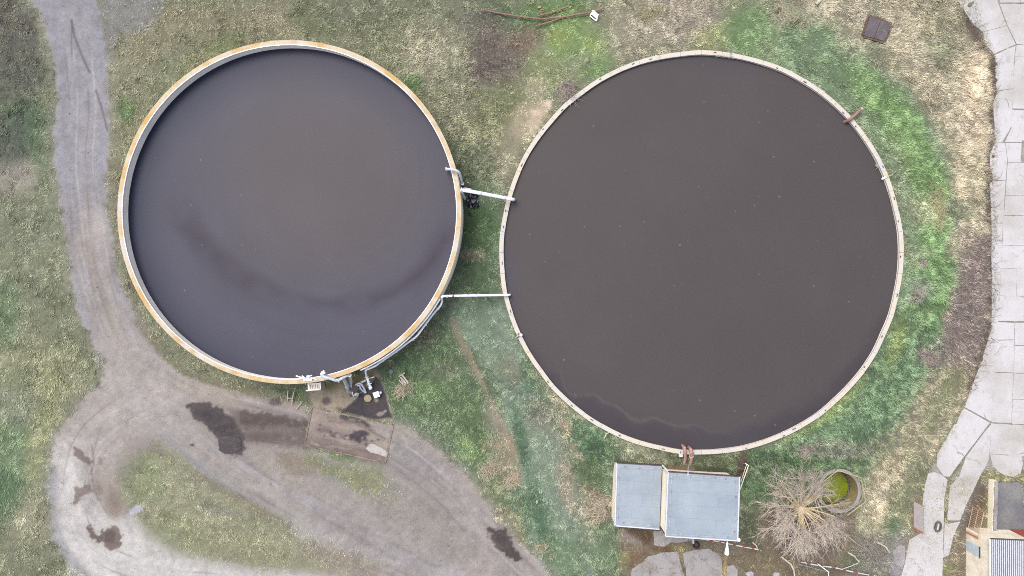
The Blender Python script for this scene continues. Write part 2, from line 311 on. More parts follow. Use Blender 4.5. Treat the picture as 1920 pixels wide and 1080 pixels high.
# pale dusty loop, grass island, faint grass strips
paint(m_poly([(100,860),(150,800),(185,830),(160,900),(175,960),(250,960),(330,1010),(420,1050),(560,1068),(700,1100),(180,1160),(130,1050),(104,990)], 16, 8, 4), (206,202,197), .85)
paint(m_poly([(118,880),(150,860),(165,920),(190,970),(260,1000),(330,1050),(480,1080),(480,1120),(200,1100),(130,1010)], 14, 8, 4), (216,212,207), .7)
paint(m_line([(100,880),(98,940),(106,1000),(130,1045),(165,1085)], 14, 7, 3, 2), (158,158,162), .7)
ISL = [(262,842),(300,832),(335,846),(380,890),(450,930),(530,970),(610,1010),(690,1040),(720,1062),(610,1070),(500,1066),(400,1056),(330,1035),(285,1005),(255,970),(225,935),(222,895),(240,862)]
paint(m_poly(ISL, 15, 7, 7), (152,152,120), .95, veg=.85, grav=0, ln=.16, straw=.35)
paint(m_blob(270, 900, 40, 40, 0), (144,154,108), .7); paint(m_blob(420, 1010, 120, 30, 18), (150,148,112), .7, straw=.5); paint(m_blob(330, 1000, 60, 30, 20), (146,152,112), .5)
paint(m_blob(640, 1045, 80, 30, 20), (158,146,134), .75, veg=.3); paint(m_blob(470, 950, 120, 10, 30), (142,132,110), .6, veg=.5); paint(m_blob(425, 958, 40, 8, 15), (134,130,126), .5, veg=.3)
paint(m_poly([(572,842),(640,862),(722,880),(755,925),(735,950),(660,925),(600,895),(570,870)], 12, 10, 6), (140,146,108), .85, veg=.75, grav=.2, straw=.4, ln=.14)
paint(m_blob(640, 855, 26, 10, 15), (104,136,82), .7, veg=.9); paint(m_blob(560, 870, 40, 20, 20), (142,126,102), .7, veg=.4)
paint(m_blob(800, 980, 120, 40, 42), (142,132,118), .5, veg=.18); paint(m_blob(690, 905, 60, 22, 35), (150,148,112), .5, veg=.5)
paint(m_blob(780, 860, 50, 30, 35), (146,140,140), .7); paint(m_line([(740,870),(800,920),(840,960)], 14, 7, 4, 3), (106,94,88), .55); paint(m_line([(560,990),(700,1040),(860,1085)], 26, 12, 5, 3), (190,184,184), .5)
paint(m_blob(260, 830, 50, 18, -10), (134,124,120), .55); paint(m_blob(240, 870, 20, 40, 10), (140,132,126), .4); paint(m_blob(175, 890, 12, 80, 0), (170,160,152), .4)
paint(m_blob(230, 690, 60, 30, 40), (190,182,176), .5); paint(m_blob(185, 430, 16, 34, 0), (192,184,180), .7); paint(m_blob(380, 735, 90, 18, 12), (186,168,154), .5)
paint(mt * m_blob(260, 720, 150, 90, 20) * (VEG < .5), (186,178,171), .65); paint(mt * m_blob(200, 800, 90, 70, -30) * (VEG < .5), (184,176,170), .5); paint(mt * m_blob(760, 960, 240, 90, 38) * (VEG < .5), (170,163,161), .5)
for pts, offs, ln2 in ((MAIN, (-24, -8, 9, 25), (120, 700)), (EAST, (-22, -9, 10, 22), (0, 900)), (LOOP, (-26, -10, 12, 28), (0, 900))):
    T, D = coords(pts); m = mt * (VEG < .4) * sm((T - ln2[0]) / 60) * sm((ln2[1] - T) / 60)
    for i_, of in enumerate(offs):
        w_ = of + 6 * vnoise(T / 90, T * 0 + i_, 31) ; g_ = np.clip(.5 + .8 * vnoise(T / 50, T * 0 + i_ + 7, 33), 0, 1)
        paint(m * sm((2.6 - np.abs(D - w_)) / 2) * g_, (134,126,124) if i_ % 2 else (198,192,190), .5)
# long thin cracks and drag marks
for ln_, w, c, a in (([(134,38),(140,70),(158,115),(168,135)], 3, (96,86,86), .7), ([(135,40),(134,75),(135,105)], 2.5, (112,102,100), .6), ([(180,170),(190,200),(202,245)], 2.5, (100,92,96), .7),
                     ([(172,835),(176,870),(170,890)], 2, (110,96,92), .7), ([(172,880),(176,920),(200,962)], 2.2, (112,98,92), .7), ([(190,800),(180,830),(175,852)], 2, (126,112,106), .6)):
    paint(m_line(ln_, w, 1.6, .6, .6), c, a)
# wet and oily stains with shapes of their own
STN = [([(430,768),(500,778),(580,792),(580,835),(540,822),(470,822),(440,800)], 12, (112,99,94), .8), ([(440,812),(520,815),(578,830),(560,838),(460,828)], 8, (94,82,80), .6),
 ([(352,757),(392,754),(418,765),(436,785),(452,806),(458,838),(450,850),(432,856),(412,842),(405,822),(380,800),(358,780)], 5, (82,74,76), .95), ([(368,768),(400,766),(420,785),(400,798),(380,790)], 5, (72,66,72), .6), ([(415,815),(445,812),(452,838),(430,848)], 4, (68,63,68), .6),
 ([(455,772),(500,776),(560,784),(582,790),(578,802),(520,796),(470,800),(450,795)], 5, (96,85,82), .75), ([(352,832),(360,830),(362,836),(356,841)], 2, (84,78,78), .9), ([(918,992),(945,988),(958,1012),(966,1030),(978,1046),(968,1055),(945,1038),(926,1014)], 3, (86,76,74), .95), ([(934,1002),(950,1005),(946,1020),(932,1014)], 3, (70,62,64), .6),
 ([(136,998),(160,1000),(158,984),(168,985),(182,998),(200,990),(216,990),(225,1004),(222,1022),(206,1027),(192,1018),(184,1022),(168,1012),(160,1004)], 2.5, (118,103,97), .92), ([(194,998),(212,998),(212,1015),(198,1014)], 2.5, (100,88,84), .7),
 ([(140,839),(148,841),(162,856),(174,868),(170,877),(158,872),(152,858),(142,850)], 2.5, (126,112,106), .9), ([(134,944),(142,930),(146,916),(152,920),(160,906),(172,900),(174,920),(160,926),(150,940),(140,946)], 3, (128,114,106), .8), ([(176,908),(190,905),(192,925),(180,926)], 4, (140,124,116), .7),
 ([(205,905),(225,925),(236,950),(222,975),(205,970),(196,940)], 6, (152,136,122), .6), ([(188,862),(196,862),(196,874),(188,872)], 3, (146,128,118), .7)]
for pts, sf, c, a in STN:
    paint(m_poly(pts, sf * 3 + 6, 6, 5), tuple(x * .4 + y * .6 for x, y in zip(c, DIRT)), .45); paint(m_poly(pts, sf * .8, 4.5, 4.0), c, a, veg=0)
paint(m_poly([(150,932),(175,926),(190,945),(196,962),(175,975),(158,965)], 4, 2, 1), (184,179,176), .8); paint(m_poly([(140,862),(165,872),(170,895),(150,905),(142,890)], 4, 2, 1), (184,178,174), .6)
paint(m_poly([(237,953),(250,948),(262,950),(266,958),(252,962),(248,972),(238,968)], 3, 3, 3), (192,190,206), .85, veg=.1)
# pad under the pump and the wash-down slab
PAD = [(575,722),(600,720),(650,708),(703,692),(712,705),(732,760),(738,790),(690,785),(640,772),(583,760)]
paint(m_poly(PAD, 3, 1, 1.5), (168,156,138), 1, veg=0, grav=.5, brush=0)
paint(m_poly([(600,720),(650,708),(703,692),(704,706),(675,716),(640,725),(612,735)], 5, 2, 1.5), (158,144,88), .6)
paint(m_poly([(640,772),(668,746),(688,728),(704,708),(712,708),(722,738),(727,756),(736,784),(700,786),(670,780)], 2.2, 1.5, 1.2), (76,72,78), .95)
paint(m_poly([(685,742),(715,752),(728,770),(700,772),(680,760)], 6, 3, 2), (94,84,84), .7); paint(m_blob(612, 752, 9, 8, 0, .5, .2), (84,70,82), .8); paint(m_blob(638, 768, 10, 5, 20), (96,88,78), .7)
for b in ((713,776,8,4,-15), (706,750,4,4,0), (722,771,3,3,0)): paint(m_blob(*b, .3, .3), (170,158,150), .9)
WASH = [(585,765),(737,796),(722,868),(571,834)]
paint(m_poly(WASH, 2, .5, 1), (166,153,144), 1, veg=0, grav=.5)
paint(m_line([(582,780),(650,800),(735,812)], 14, 7, 3, 2), (176,160,148), .6); paint(m_line([(575,825),(650,845),(720,862)], 22, 8, 4, 2), (128,113,107), .6); paint(m_line([(600,805),(650,820),(700,832)], 12, 7, 5, 4), (116,104,104), .7)
paint(m_poly([(640,776),(668,782),(690,792),(705,808),(690,808),(664,796),(640,790)], 2.5, 2, 2), (76,72,78), .9); paint(m_poly([(660,804),(680,800),(696,816),(684,826),(672,830),(656,822)], 2.5, 2, 2.5), (76,71,78), .9)
paint(m_poly([(690,788),(735,798),(730,828),(700,812)], 4, 2, 2), (176,168,162), .8); paint(m_poly([(686,818),(700,812),(728,832),(724,846),(690,830)], 3, 2, 1), (172,160,148), .9)
for i in range(26):
    f = RNG.uniform(.05, .95); l0 = RNG.uniform(0, .6); l1 = l0 + RNG.uniform(.1, .35); q0 = np.array(WASH[0]) * (1 - f) + np.array(WASH[3]) * f; q1 = np.array(WASH[1]) * (1 - f) + np.array(WASH[2]) * f
    paint(m_line([tuple(q0 + (q1 - q0) * l0), tuple(q0 + (q1 - q0) * l1)], RNG.uniform(1.5, 5), 2.5, 2, 2), ((186,170,160), (112,98,94))[i % 2], RNG.uniform(.25, .6))
for i in range(40):
    f = RNG.uniform(0, 1); u_ = 600 + 100 * f + RNG.normal(0, 10); v_ = 806 + 26 * f + RNG.normal(0, 6); paint(m_blob(u_, v_, RNG.uniform(1.5, 4), RNG.uniform(1.2, 2.5), 15, .4, .4), ((92,84,88), (176,164,156))[i % 3 == 0], .7)
paint(m_line([(694,808),(722,822)], 4, 2, 1, 1), (110,98,92), .6); paint(m_poly([(652,803),(664,803),(662,811),(652,811)], 2, 1, 1), (160,150,144), .8)
paint(m_line([(500,752),(575,770),(600,772)], 10, 5, 2, 2), (176,158,146), .5); paint(m_blob(515, 753, 10, 8, 0, .5, .3), (92,84,86), .7)
paint(m_poly([(505,722),(575,722),(582,758),(520,742)], 5, 3, 3), (110,122,88), .9, veg=.9, grav=0, ln=.2)
paint(m_poly([(260,600),(300,655),(350,696),(420,722),(500,722),(505,742),(430,730),(345,706),(290,660),(250,600)], 5, 3, 4), (134,126,98), .8, veg=.75, grav=.1)
MICRO = noise(5, 2); CLUMP = noise(11, 2) * .7 + noise(5, 1) * .5
STREAK = np.where(UU + .4 * VV < 620, .45, 1.0) * streak_noise(46, 7, 48, 91) * .75 + streak_noise(90, 16, 40, 95) * .35
VEGM = (np.clip(VEG, 0, 1) * .28)[..., None]; LUMA = (COL @ np.array([.3, .6, .1]))[..., None]
COL = COL * (1 - VEGM) + LUMA * np.array([1.0, 1.0, .90]) * VEGM
COL *= (1 + 0.10 * W2 + .08 * W3 + .06 * W1)[..., None]
COL = np.clip(COL, .005, .9)

# ------------------------------------------------------------------ terrain
LT = P(542.5, 397.5, 3.5); LRO = 322.5 * S * (H - 3.5) / H; LRI = LRO - 0.38
RT = P(1315, 473.5, 2.0); RRO = 379 * S * (H - 2.0) / H; RRI = RRO - 0.36
WL = P(1573.5, 920.5, 0.35); WRO = 41 * S; WRI = WRO - 0.26

def height(x, y, holes=True):
    x = np.asarray(x, float); y = np.asarray(y, float)
    dx, dy = x - RT.x, y - RT.y
    d = np.hypot(dx, dy) - RRO; a = np.degrees(np.arctan2(dy, dx))
    w = np.full(d.shape, 7.0)
    def ang(c, h): return sm((h - np.abs((a - c + 180) % 360 - 180)) / 20)
    w = w * (1 - ang(-105, 55)) + 3.0 * ang(-105, 55)
    w = w * (1 - ang(-93, 22)) + 5.0 * ang(-93, 22)
    w = w * (1 - ang(178, 50)) + 3.0 * ang(178, 50)
    z = 1.72 * (1 - sm((d - 0.4) / w))
    if holes:
        z = np.where(d < -0.18, -1.2, z)
        z = np.where(np.hypot(x - LT.x, y - LT.y) < LRO - .2, -1.2, z)
        z = np.where(np.hypot(x - WL.x, y - WL.y) < WRO - .13, -2.2, z)
    return z

def zat(x, y): return float(height(np.array([x]), np.array([y]), False)[0])
def GP(u, v, dz=0.0):
    """the point on the ground seen at photo pixel (u, v)"""
    p = P(u, v, 0)
    for _ in range(5):
        z = zat(p.x, p.y); p = P(u, v, z + dz)
    return p

# ------------------------------------------------------------------ objects
def obj(name, me, mat, parent=None):
    o = bpy.data.objects.new(name, me); C.objects.link(o)
    if mat is not None and not me.materials: me.materials.append(mat)
    if parent is not None: o.parent = parent
    return o
def tag(o, label, cat, group=None, kind=None):
    if label: o['label'] = label
    if cat: o['category'] = cat
    if group: o['group'] = group
    if kind: o['kind'] = kind
    return o
def empty(name, loc, label, cat, group=None):
    o = bpy.data.objects.new(name, None); C.objects.link(o); o.location = loc; o.empty_display_size = .3
    return tag(o, label, cat, group)
def struct(o): o['kind'] = 'structure'; return o

class MB:
    """collects geometry in world coordinates, relative to an origin"""
    def __init__(s, origin=(0, 0, 0)): s.v = []; s.f = []; s.o = Vector(origin)
    def add(s, vs, fs):
        n = len(s.v); s.v += [Vector(p) - s.o for p in vs]; s.f += [tuple(i + n for i in f) for f in fs]; return s
    def box(s, c, sx, sy, sz, rz=0, rx=0):
        """box centred on c"""
        out = []
        for k in (-1, 1):
            for j in (-1, 1):
                for i in (-1, 1):
                    p = Vector((i * sx / 2, j * sy / 2, k * sz / 2))
                    if rx: p = Vector((p.x, p.y * math.cos(rx) - p.z * math.sin(rx), p.y * math.sin(rx) + p.z * math.cos(rx)))
                    out.append(Vector((p.x * math.cos(rz) - p.y * math.sin(rz), p.x * math.sin(rz) + p.y * math.cos(rz), p.z)) + Vector(c))
        return s.add(out, [(0, 2, 3, 1), (4, 5, 7, 6), (0, 1, 5, 4), (2, 6, 7, 3), (0, 4, 6, 2), (1, 3, 7, 5)])
    def bar(s, a, b, w, h):
        """square bar from a to b"""
        a, b = Vector(a), Vector(b); d = (b - a).normalized()
        up = Vector((0, 0, 1)) if abs(d.z) < .95 else Vector((1, 0, 0))
        r = d.cross(up).normalized() * w / 2; t = r.cross(d).normalized() * h / 2
        return s.add([p + i * r + j * t for p in (a, b) for i, j in ((-1, -1), (1, -1), (1, 1), (-1, 1))], [(0, 1, 2, 3), (7, 6, 5, 4), (0, 4, 5, 1), (1, 5, 6, 2), (2, 6, 7, 3), (3, 7, 4, 0)])
    def tube(s, pts, r, n=8, cap=True):
        pts = [Vector(p) for p in pts]; rs = r if isinstance(r, (list, tuple)) else [r] * len(pts)
        vs = []; fs = []; prev = None
        for i, p in enumerate(pts):
            d = (pts[min(i + 1, len(pts) - 1)] - pts[max(i - 1, 0)]).normalized()
            if prev is None:
                up = Vector((0, 0, 1)) if abs(d.z) < .9 else Vector((1, 0, 0)); a = d.cross(up).normalized()
            else:
                a = (prev - d * prev.dot(d)); a = a.normalized() if a.length > 1e-6 else d.orthogonal().normalized()
            prev = a; b = d.cross(a)
            vs += [p + (a * math.cos(2 * PI * k / n) + b * math.sin(2 * PI * k / n)) * rs[i] for k in range(n)]
        for i in range(len(pts) - 1):
            for k in range(n):
                fs.append((i * n + k, i * n + (k + 1) % n, (i + 1) * n + (k + 1) % n, (i + 1) * n + k))
        if cap: fs.append(tuple(range(n))[::-1]); fs.append(tuple((len(pts) - 1) * n + k for k in range(n)))
        return s.add(vs, fs)
    def lathe(s, c, prof, n=64, a0=0, a1=2 * PI, jit=0, rnd=None):
        """profile of (radius, z) revolved about the vertical through c"""
        full = abs(a1 - a0 - 2 * PI) < 1e-6; m = n if full else n + 1; vs = []; fs = []; L = len(prof)
        for i in range(m):
            a = a0 + (a1 - a0) * i / n; j = rnd[i % len(rnd)] if rnd is not None else 0
            vs += [Vector((c[0] + (r + j) * math.cos(a), c[1] + (r + j) * math.sin(a), z)) for r, z in prof]
        for i in range(n):
            k = (i + 1) % m
            for q in range(L - 1): fs.append((i * L + q, k * L + q, k * L + q + 1, i * L + q + 1))
        return s.add(vs, fs)
    def prism(s, pts, z0, z1):
        n = len(pts); a = sum(pts[i][0] * pts[(i + 1) % n][1] - pts[(i + 1) % n][0] * pts[i][1] for i in range(n))
        if a < 0: pts = pts[::-1]
        vs = [Vector((p[0], p[1], z0)) for p in pts] + [Vector((p[0], p[1], z1)) for p in pts]
        return s.add(vs, [tuple(range(n))[::-1], tuple(range(n, 2 * n))] + [(i, (i + 1) % n, n + (i + 1) % n, n + i) for i in range(n)])
    def build(s, name, mat, parent=None, smooth=False, bevel=0):
        me = bpy.data.meshes.new(name); me.from_pydata(s.v, [], s.f); me.update()
        if bevel:
            bm = bmesh.new(); bm.from_mesh(me)
            bmesh.ops.bevel(bm, geom=[e for e in bm.edges if len(e.link_faces) == 2 and e.calc_face_angle(0) > .5], offset=bevel, segments=1, affect='EDGES')
            bm.to_mesh(me); bm.free()
        if smooth:
            me.polygons.foreach_set('use_smooth', [True] * len(me.polygons))
            try: me.set_sharp_from_angle(angle=math.radians(40))
            except Exception: pass
        ob = obj(name, me, mat, parent)
        if parent is None: ob.location = s.o
        return ob

# ------------------------------------------------------------------ materials
def nodes_of(name):
    m = bpy.data.materials.new(name); m.use_nodes = True; t = m.node_tree
    b = t.nodes['Principled BSDF']; return m, t, b
def N(t, kind, **kw):
    n = t.nodes.new(kind)
    for k, v in kw.items():
        if hasattr(n, k): setattr(n, k, v)
        else: n.inputs[k].default_value = v
    return n
def mixcol(t, fac, a, b, blend='MIX'):
    n = t.nodes.new('ShaderNodeMix'); n.data_type = 'RGBA'; n.blend_type = blend
    for sock, v in ((n.inputs['Factor'], fac), (n.inputs[6], a), (n.inputs[7], b)):
        if hasattr(v, 'links'): t.links.new(v, sock)
        else: sock.default_value = (*v, 1) if isinstance(v, tuple) and len(v) == 3 else v
    return n.outputs[2]
def ramp(t, src, p0, p1, c0=(0, 0, 0, 1), c1=(1, 1, 1, 1)):
    r = t.nodes.new('ShaderNodeValToRGB'); r.color_ramp.elements[0].position = p0; r.color_ramp.elements[1].position = p1
    r.color_ramp.elements[0].color = c0; r.color_ramp.elements[1].color = c1; t.links.new(src, r.inputs[0]); return r.outputs[0]
def nz(t, scale, detail=4, rough=.6, vec=None):
    n = N(t, 'ShaderNodeTexNoise'); n.inputs['Scale'].default_value = scale; n.inputs['Detail'].default_value = detail; n.inputs['Roughness'].default_value = rough
    if vec is None:
        g = t.nodes.new('ShaderNodeNewGeometry'); vec = g.outputs['Position']
    t.links.new(vec, n.inputs['Vector']); return n.outputs['Fac']
def bump(t, b, src, strength, dist):
    n = t.nodes.new('ShaderNodeBump'); n.inputs['Strength'].default_value = strength; n.inputs['Distance'].default_value = dist
    t.links.new(src, n.inputs['Height']); t.links.new(n.outputs[0], b.inputs['Normal'])
def weathered(name, c, c2=None, scale=1.2, amount=.6, rough=.75, metal=0.0, grain=12, spec=.3, bmp=.15, p=(.45, .7)):
    """plain surface with stains of a second colour and a fine grain"""
    m, t, b = nodes_of(name); c2 = c2 or tuple(x * .6 for x in c)
    f = ramp(t, nz(t, scale, 5), *p); mul = N(t, 'ShaderNodeMath', operation='MULTIPLY'); t.links.new(f, mul.inputs[0]); mul.inputs[1].default_value = amount
    col = mixcol(t, mul.outputs[0], c, c2); g = ramp(t, nz(t, grain, 3), .3, .7, (.86, .86, .86, 1), (1.1, 1.1, 1.1, 1))
    col = mixcol(t, 1.0, col, g, 'MULTIPLY'); t.links.new(col, b.inputs['Base Color'])
    b.inputs['Roughness'].default_value = rough; b.inputs['Metallic'].default_value = metal; b.inputs['Specular IOR Level'].default_value = spec
    bump(t, b, nz(t, grain * 1.5, 3), bmp, .02); return m
def attr_mat(name, rough=.85, spec=.2, grain=None, bmp=0, trans=False):
    m, t, b = nodes_of(name); a = t.nodes.new('ShaderNodeAttribute'); a.attribute_name = 'Col'; col = a.outputs['Color']
    if grain:
        for sc, lo, hi in grain:
            col = mixcol(t, 1.0, col, ramp(t, nz(t, sc, 3, .7), .28, .72, (lo,) * 3 + (1,), (hi,) * 3 + (1,)), 'MULTIPLY')
    t.links.new(col, b.inputs['Base Color']); b.inputs['Roughness'].default_value = rough; b.inputs['Specular IOR Level'].default_value = spec
    if bmp: bump(t, b, nz(t, 7, 5, .7), bmp, .05)
    return m

M_GROUND = attr_mat('ground_soil', .92, .15, [(12, .76, 1.24), (3.5, .93, 1.07), (1.0, .95, 1.05)], .5)
M_GRASS = attr_mat('grass_blades', .75, .15)
M_TWIG = attr_mat('dry_twigs', .85, .1)
def conc_road():
    m, t, b = nodes_of('road_concrete'); g = t.nodes.new('ShaderNodeNewGeometry')
    col = mixcol(t, ramp(t, nz(t, .22, 5, .65), .42, .68), alb(234, 230, 231), alb(208, 202, 195)); col = mixcol(t, ramp(t, nz(t, .9, 5, .7), .55, .78), col, alb(190, 186, 180))
    f = ramp(t, nz(t, 3.2, 4, .7), .66, .80); q = N(t, 'ShaderNodeMath', operation='MULTIPLY'); t.links.new(f, q.inputs[0]); q.inputs[1].default_value = .55; col = mixcol(t, q.outputs[0], col, alb(150, 143, 130))
    mp = t.nodes.new('ShaderNodeVectorMath'); mp.operation = 'MULTIPLY_ADD'; nn = N(t, 'ShaderNodeTexNoise'); nn.inputs['Scale'].default_value = .9; nn.inputs['Detail'].default_value = 5; t.links.new(g.outputs['Position'], nn.inputs['Vector'])
    t.links.new(nn.outputs['Color'], mp.inputs[0]); mp.inputs[1].default_value = (1.6, 1.6, 0); t.links.new(g.outputs['Position'], mp.inputs[2])
    v = t.nodes.new('ShaderNodeTexVoronoi'); v.feature = 'DISTANCE_TO_EDGE'; v.voronoi_dimensions = '2D'; v.inputs['Scale'].default_value = .24; t.links.new(mp.outputs[0], v.inputs['Vector'])
    ck = ramp(t, v.outputs['Distance'], .004, .011, (1, 1, 1, 1), (0, 0, 0, 1)); mk = ramp(t, nz(t, .30, 3), .53, .60); q = N(t, 'ShaderNodeMath', operation='MULTIPLY'); t.links.new(ck, q.inputs[0]); t.links.new(mk, q.inputs[1])
    q2 = N(t, 'ShaderNodeMath', operation='MULTIPLY'); t.links.new(q.outputs[0], q2.inputs[0]); q2.inputs[1].default_value = .7; col = mixcol(t, q2.outputs[0], col, alb(120, 116, 108))
    col = mixcol(t, 1.0, col, ramp(t, nz(t, 11, 3), .3, .7, (.92,) * 3 + (1,), (1.06,) * 3 + (1,)), 'MULTIPLY'); t.links.new(col, b.inputs['Base Color']); b.inputs['Roughness'].default_value = .88; b.inputs['Specular IOR Level'].default_value = .2; return m
M_CONC = conc_road()
M_CONC2 = weathered('old_concrete', alb(188, 183, 182), alb(150, 142, 132), .6, .8, .88, grain=9)
M_WALLC = weathered('tank_concrete', alb(240, 226, 211, 1.0), alb(214, 202, 190, 1.0), .8, .6, .8)
M_CREAM = weathered('cream_plaster', alb(252, 240, 216, 1.35), alb(238, 218, 188, 1.5), .7, .4, .85)
M_ROOF = None
M_GALV = weathered('galvanised_pipe', alb(222, 226, 234, 1.85), alb(176, 180, 190, 1.9), 2.5, .5, .45, 0, spec=.5)
M_WHITE = weathered('white_paint', alb(250, 250, 255, 1.35), alb(225, 225, 232, 1.5), 2, .4, .5)
M_RUST = weathered('rusty_steel', alb(168, 128, 118, 1.9), alb(128, 90, 80, 1.9), 3, .7, .85, grain=18)
M_RED = weathered('red_oxide_pipe', alb(196, 156, 146, 1.9), alb(164, 124, 114, 1.9), 3, .6, .7)
M_DARK = weathered('dark_metal', alb(96, 84, 84), alb(70, 56, 52), 4, .7, .7)
M_BLACK = weathered('black_rubber', alb(44, 44, 48), alb(70, 68, 68), 6, .5, .7)
M_WOOD = weathered('grey_wood', alb(190, 180, 168, 1.6), alb(146, 136, 124, 1.6), 4, .7, .9)
M_LOG = weathered('bare_log', alb(214, 206, 188, 1.8), alb(176, 166, 148, 1.8), 3, .6, .9)
M_ORANGE = weathered('orange_gate_paint', alb(232, 160, 120, 2), alb(196, 134, 106, 2), 3, .6, .65)
M_TAN = weathered('tan_gate_paint', alb(226, 190, 156, 1.8), alb(190, 146, 116, 1.8), 3, .6, .7)

# ------------------------------------------------------------------ ground sheet
def grid_lines(a, b, n, far):
    mid = np.linspace(a, b, n); k = np.array([1.5, 4, 9, 18, 35, 70, 140, 260, far])
    return np.concatenate([a - k[::-1], mid, b + k])
gx = grid_lines((U0 - 960) * S, (U1 - 960) * S, NU, 500); gy = grid_lines((540 - V1) * S, (540 - V0) * S, NV, 500)
GX, GY = np.meshgrid(gx, gy); nx, ny = len(gx), len(gy)
GZ = height(GX, GY)
def pix(x, y, z): return 960 + x * H / (H - z) / S, 540 - y * H / (H - z) / S
Zc = np.clip(GZ, 0, 3); gu, gv = pix(GX, GY, Zc)
vegs = sample(VEG, gu, gv); tuss = sample(TUSS, gu, gv); mic = sample(MICRO, gu, gv); w2 = sample(W2, gu, gv); w3 = sample(W3, gu, gv)
far = np.clip(np.maximum(np.maximum(U0 - gu, gu - U1), np.maximum(V0 - gv, gv - V1)) / 200, 0, 1)
gcol = sample(COL, gu, gv)
soil = gcol * (0.95 + 0.10 * mic)[..., None]
gcol = gcol * (1 - vegs[..., None]) + soil * vegs[..., None]
gcol = gcol * (1 - far[..., None]) + lin((120, 124, 92)) * .8 * far[..., None]
GZ = np.where(GZ > -1, GZ + vegs * (0.06 * w2 + .02 * w3) + tuss * 0.10 * w2 + (1 - vegs) * (.012 * w2 + .008 * mic) * (1 - sample(SLABM, gu, gv)) - .012 * sample(SLABM, gu, gv), GZ)
me = bpy.data.meshes.new('ground')
me.vertices.add(nx * ny); me.vertices.foreach_set('co', np.stack([GX, GY, GZ], -1).astype(np.float32).ravel())
idx = np.arange(nx * ny).reshape(ny, nx)
q = np.stack([idx[:-1, :-1], idx[:-1, 1:], idx[1:, 1:], idx[1:, :-1]], -1).reshape(-1, 4)
me.loops.add(q.size); me.loops.foreach_set('vertex_index', q.ravel().astype(np.int32))
me.polygons.add(len(q)); me.polygons.foreach_set('loop_start', np.arange(0, q.size, 4, dtype=np.int32)); me.polygons.foreach_set('use_smooth', np.ones(len(q), bool))
me.update(calc_edges=True)
def set_col(me, c):
    a = me.color_attributes.new('Col', 'FLOAT_COLOR', 'POINT'); n = c.reshape(-1, 3).shape[0]
    a.data.foreach_set('color', np.concatenate([np.clip(c.reshape(-1, 3), 0, .9), np.ones((n, 1))], 1).astype(np.float32).ravel())
set_col(me, gcol / K)
struct(obj('ground', me, M_GROUND))

def raw_mesh(name, verts, faces_n, per, col, mat):
    me = bpy.data.meshes.new(name); n = len(verts)
    me.vertices.add(n); me.vertices.foreach_set('co', verts.astype(np.float32).ravel())
    f = faces_n.astype(np.int32)
    me.loops.add(f.size); me.loops.foreach_set('vertex_index', f.ravel())
    me.polygons.add(len(f)); me.polygons.foreach_set('loop_start', np.arange(0, f.size, per, dtype=np.int32))
    me.update(calc_edges=True); set_col(me, col); return obj(name, me, mat)

# ------------------------------------------------------------------ grass blades
GK = 2.74
STRAWC = lin((190, 179, 156)); GREENC = lin((106, 130, 82))
NB = 1700000
bu = RNG.uniform(-60, 1980, NB); bv = RNG.uniform(-60, 1140, NB)
bx = (bu - 960) * S; by = (540 - bv) * S; bz = height(bx, by, False)
pu, pv = pix(bx, by, bz)
keep = (RNG.uniform(0, 1, NB) < sample(VEG, pu, pv) * np.clip(.78 + .42 * sample(CLUMP, pu, pv), .25, 1))
keep &= (np.hypot(bx - LT.x, by - LT.y) > LRO + .05) & (np.hypot(bx - RT.x, by - RT.y) > RRO + .03) & (np.hypot(bx - WL.x, by - WL.y) > WRO + .03)
def excl(keep, pts):
    return keep & ~inside(bx, by, pts)
LOW = [P(1156.7, 867.8, 2.1), P(1242.2, 872.7, 2.1), P(1236.7, 992.2, 2.1), P(1152.9, 985.6, 2.1)]
HIGH = [P(1252.7, 884.4, 4.3), P(1386.7, 893.3, 4.3), P(1382.9, 1013.8, 4.3), P(1247.8, 1005.6, 4.3)]
for poly in (LOW, HIGH): keep = excl(keep, [(p.x, p.y) for p in poly])
keep = excl(keep, [(p.x, p.y) for p in (P(1814, 992), P(1960, 992), P(1960, 1160), P(1808, 1160))])
bx, by, bz, pu, pv = (a[keep] for a in (bx, by, bz, pu, pv)); nb = len(bx)
c = sample(COL, pu, pv); L = sample(LEN, pu, pv) * (1 + .35 * sample(CLUMP, pu, pv)) * RNG.uniform(.5, 1.3, nb); st = sample(STRAW, pu, pv); tu = sample(TUSS, pu, pv)
A1 = noise(110, 3); A2 = noise(26, 2)
clm = sample(CLUMP, pu, pv); stk = sample(STREAK, pu, pv)
ang = 1.3 * sample(A1, pu, pv) + 1.2 * sample(A2, pu, pv) - 0.85 + RNG.normal(0, .6, nb)
w2b = sample(W2, pu, pv)
lean = RNG.uniform(.55, 1.0, nb); up = np.sqrt(1 - lean ** 2 * .9)
hw = RNG.uniform(.007, .018, nb) * (1 + .6 * (L > .25))
lum = np.exp(RNG.normal(-.01, .19, nb)) * (1 + .14 * w2b * (1 + tu)) * np.clip(1 + .20 * clm + .32 * stk, .45, 1.7)
isst = RNG.uniform(0, 1, nb) < np.clip(st * (.55 + .5 * stk), 0, 1)
cl = c * lum[:, None]
cl = np.where(isst[:, None], cl * .5 + STRAWC * (lum * (.30 + .58 * c.mean(1) / .22))[:, None] * .5, cl)
gr = RNG.uniform(0, 1, nb) < .16 * (1 - st)
cl = np.where(gr[:, None], cl * .55 + GREENC * lum[:, None] * .45, cl)
dx, dy = np.cos(ang), np.sin(ang); z0 = bz + tu * .10 * w2b
V = np.zeros((nb, 3, 3))
V[:, 0] = np.stack([bx - dy * hw, by + dx * hw, z0 - .03], 1); V[:, 1] = np.stack([bx + dy * hw, by - dx * hw, z0 - .03], 1)
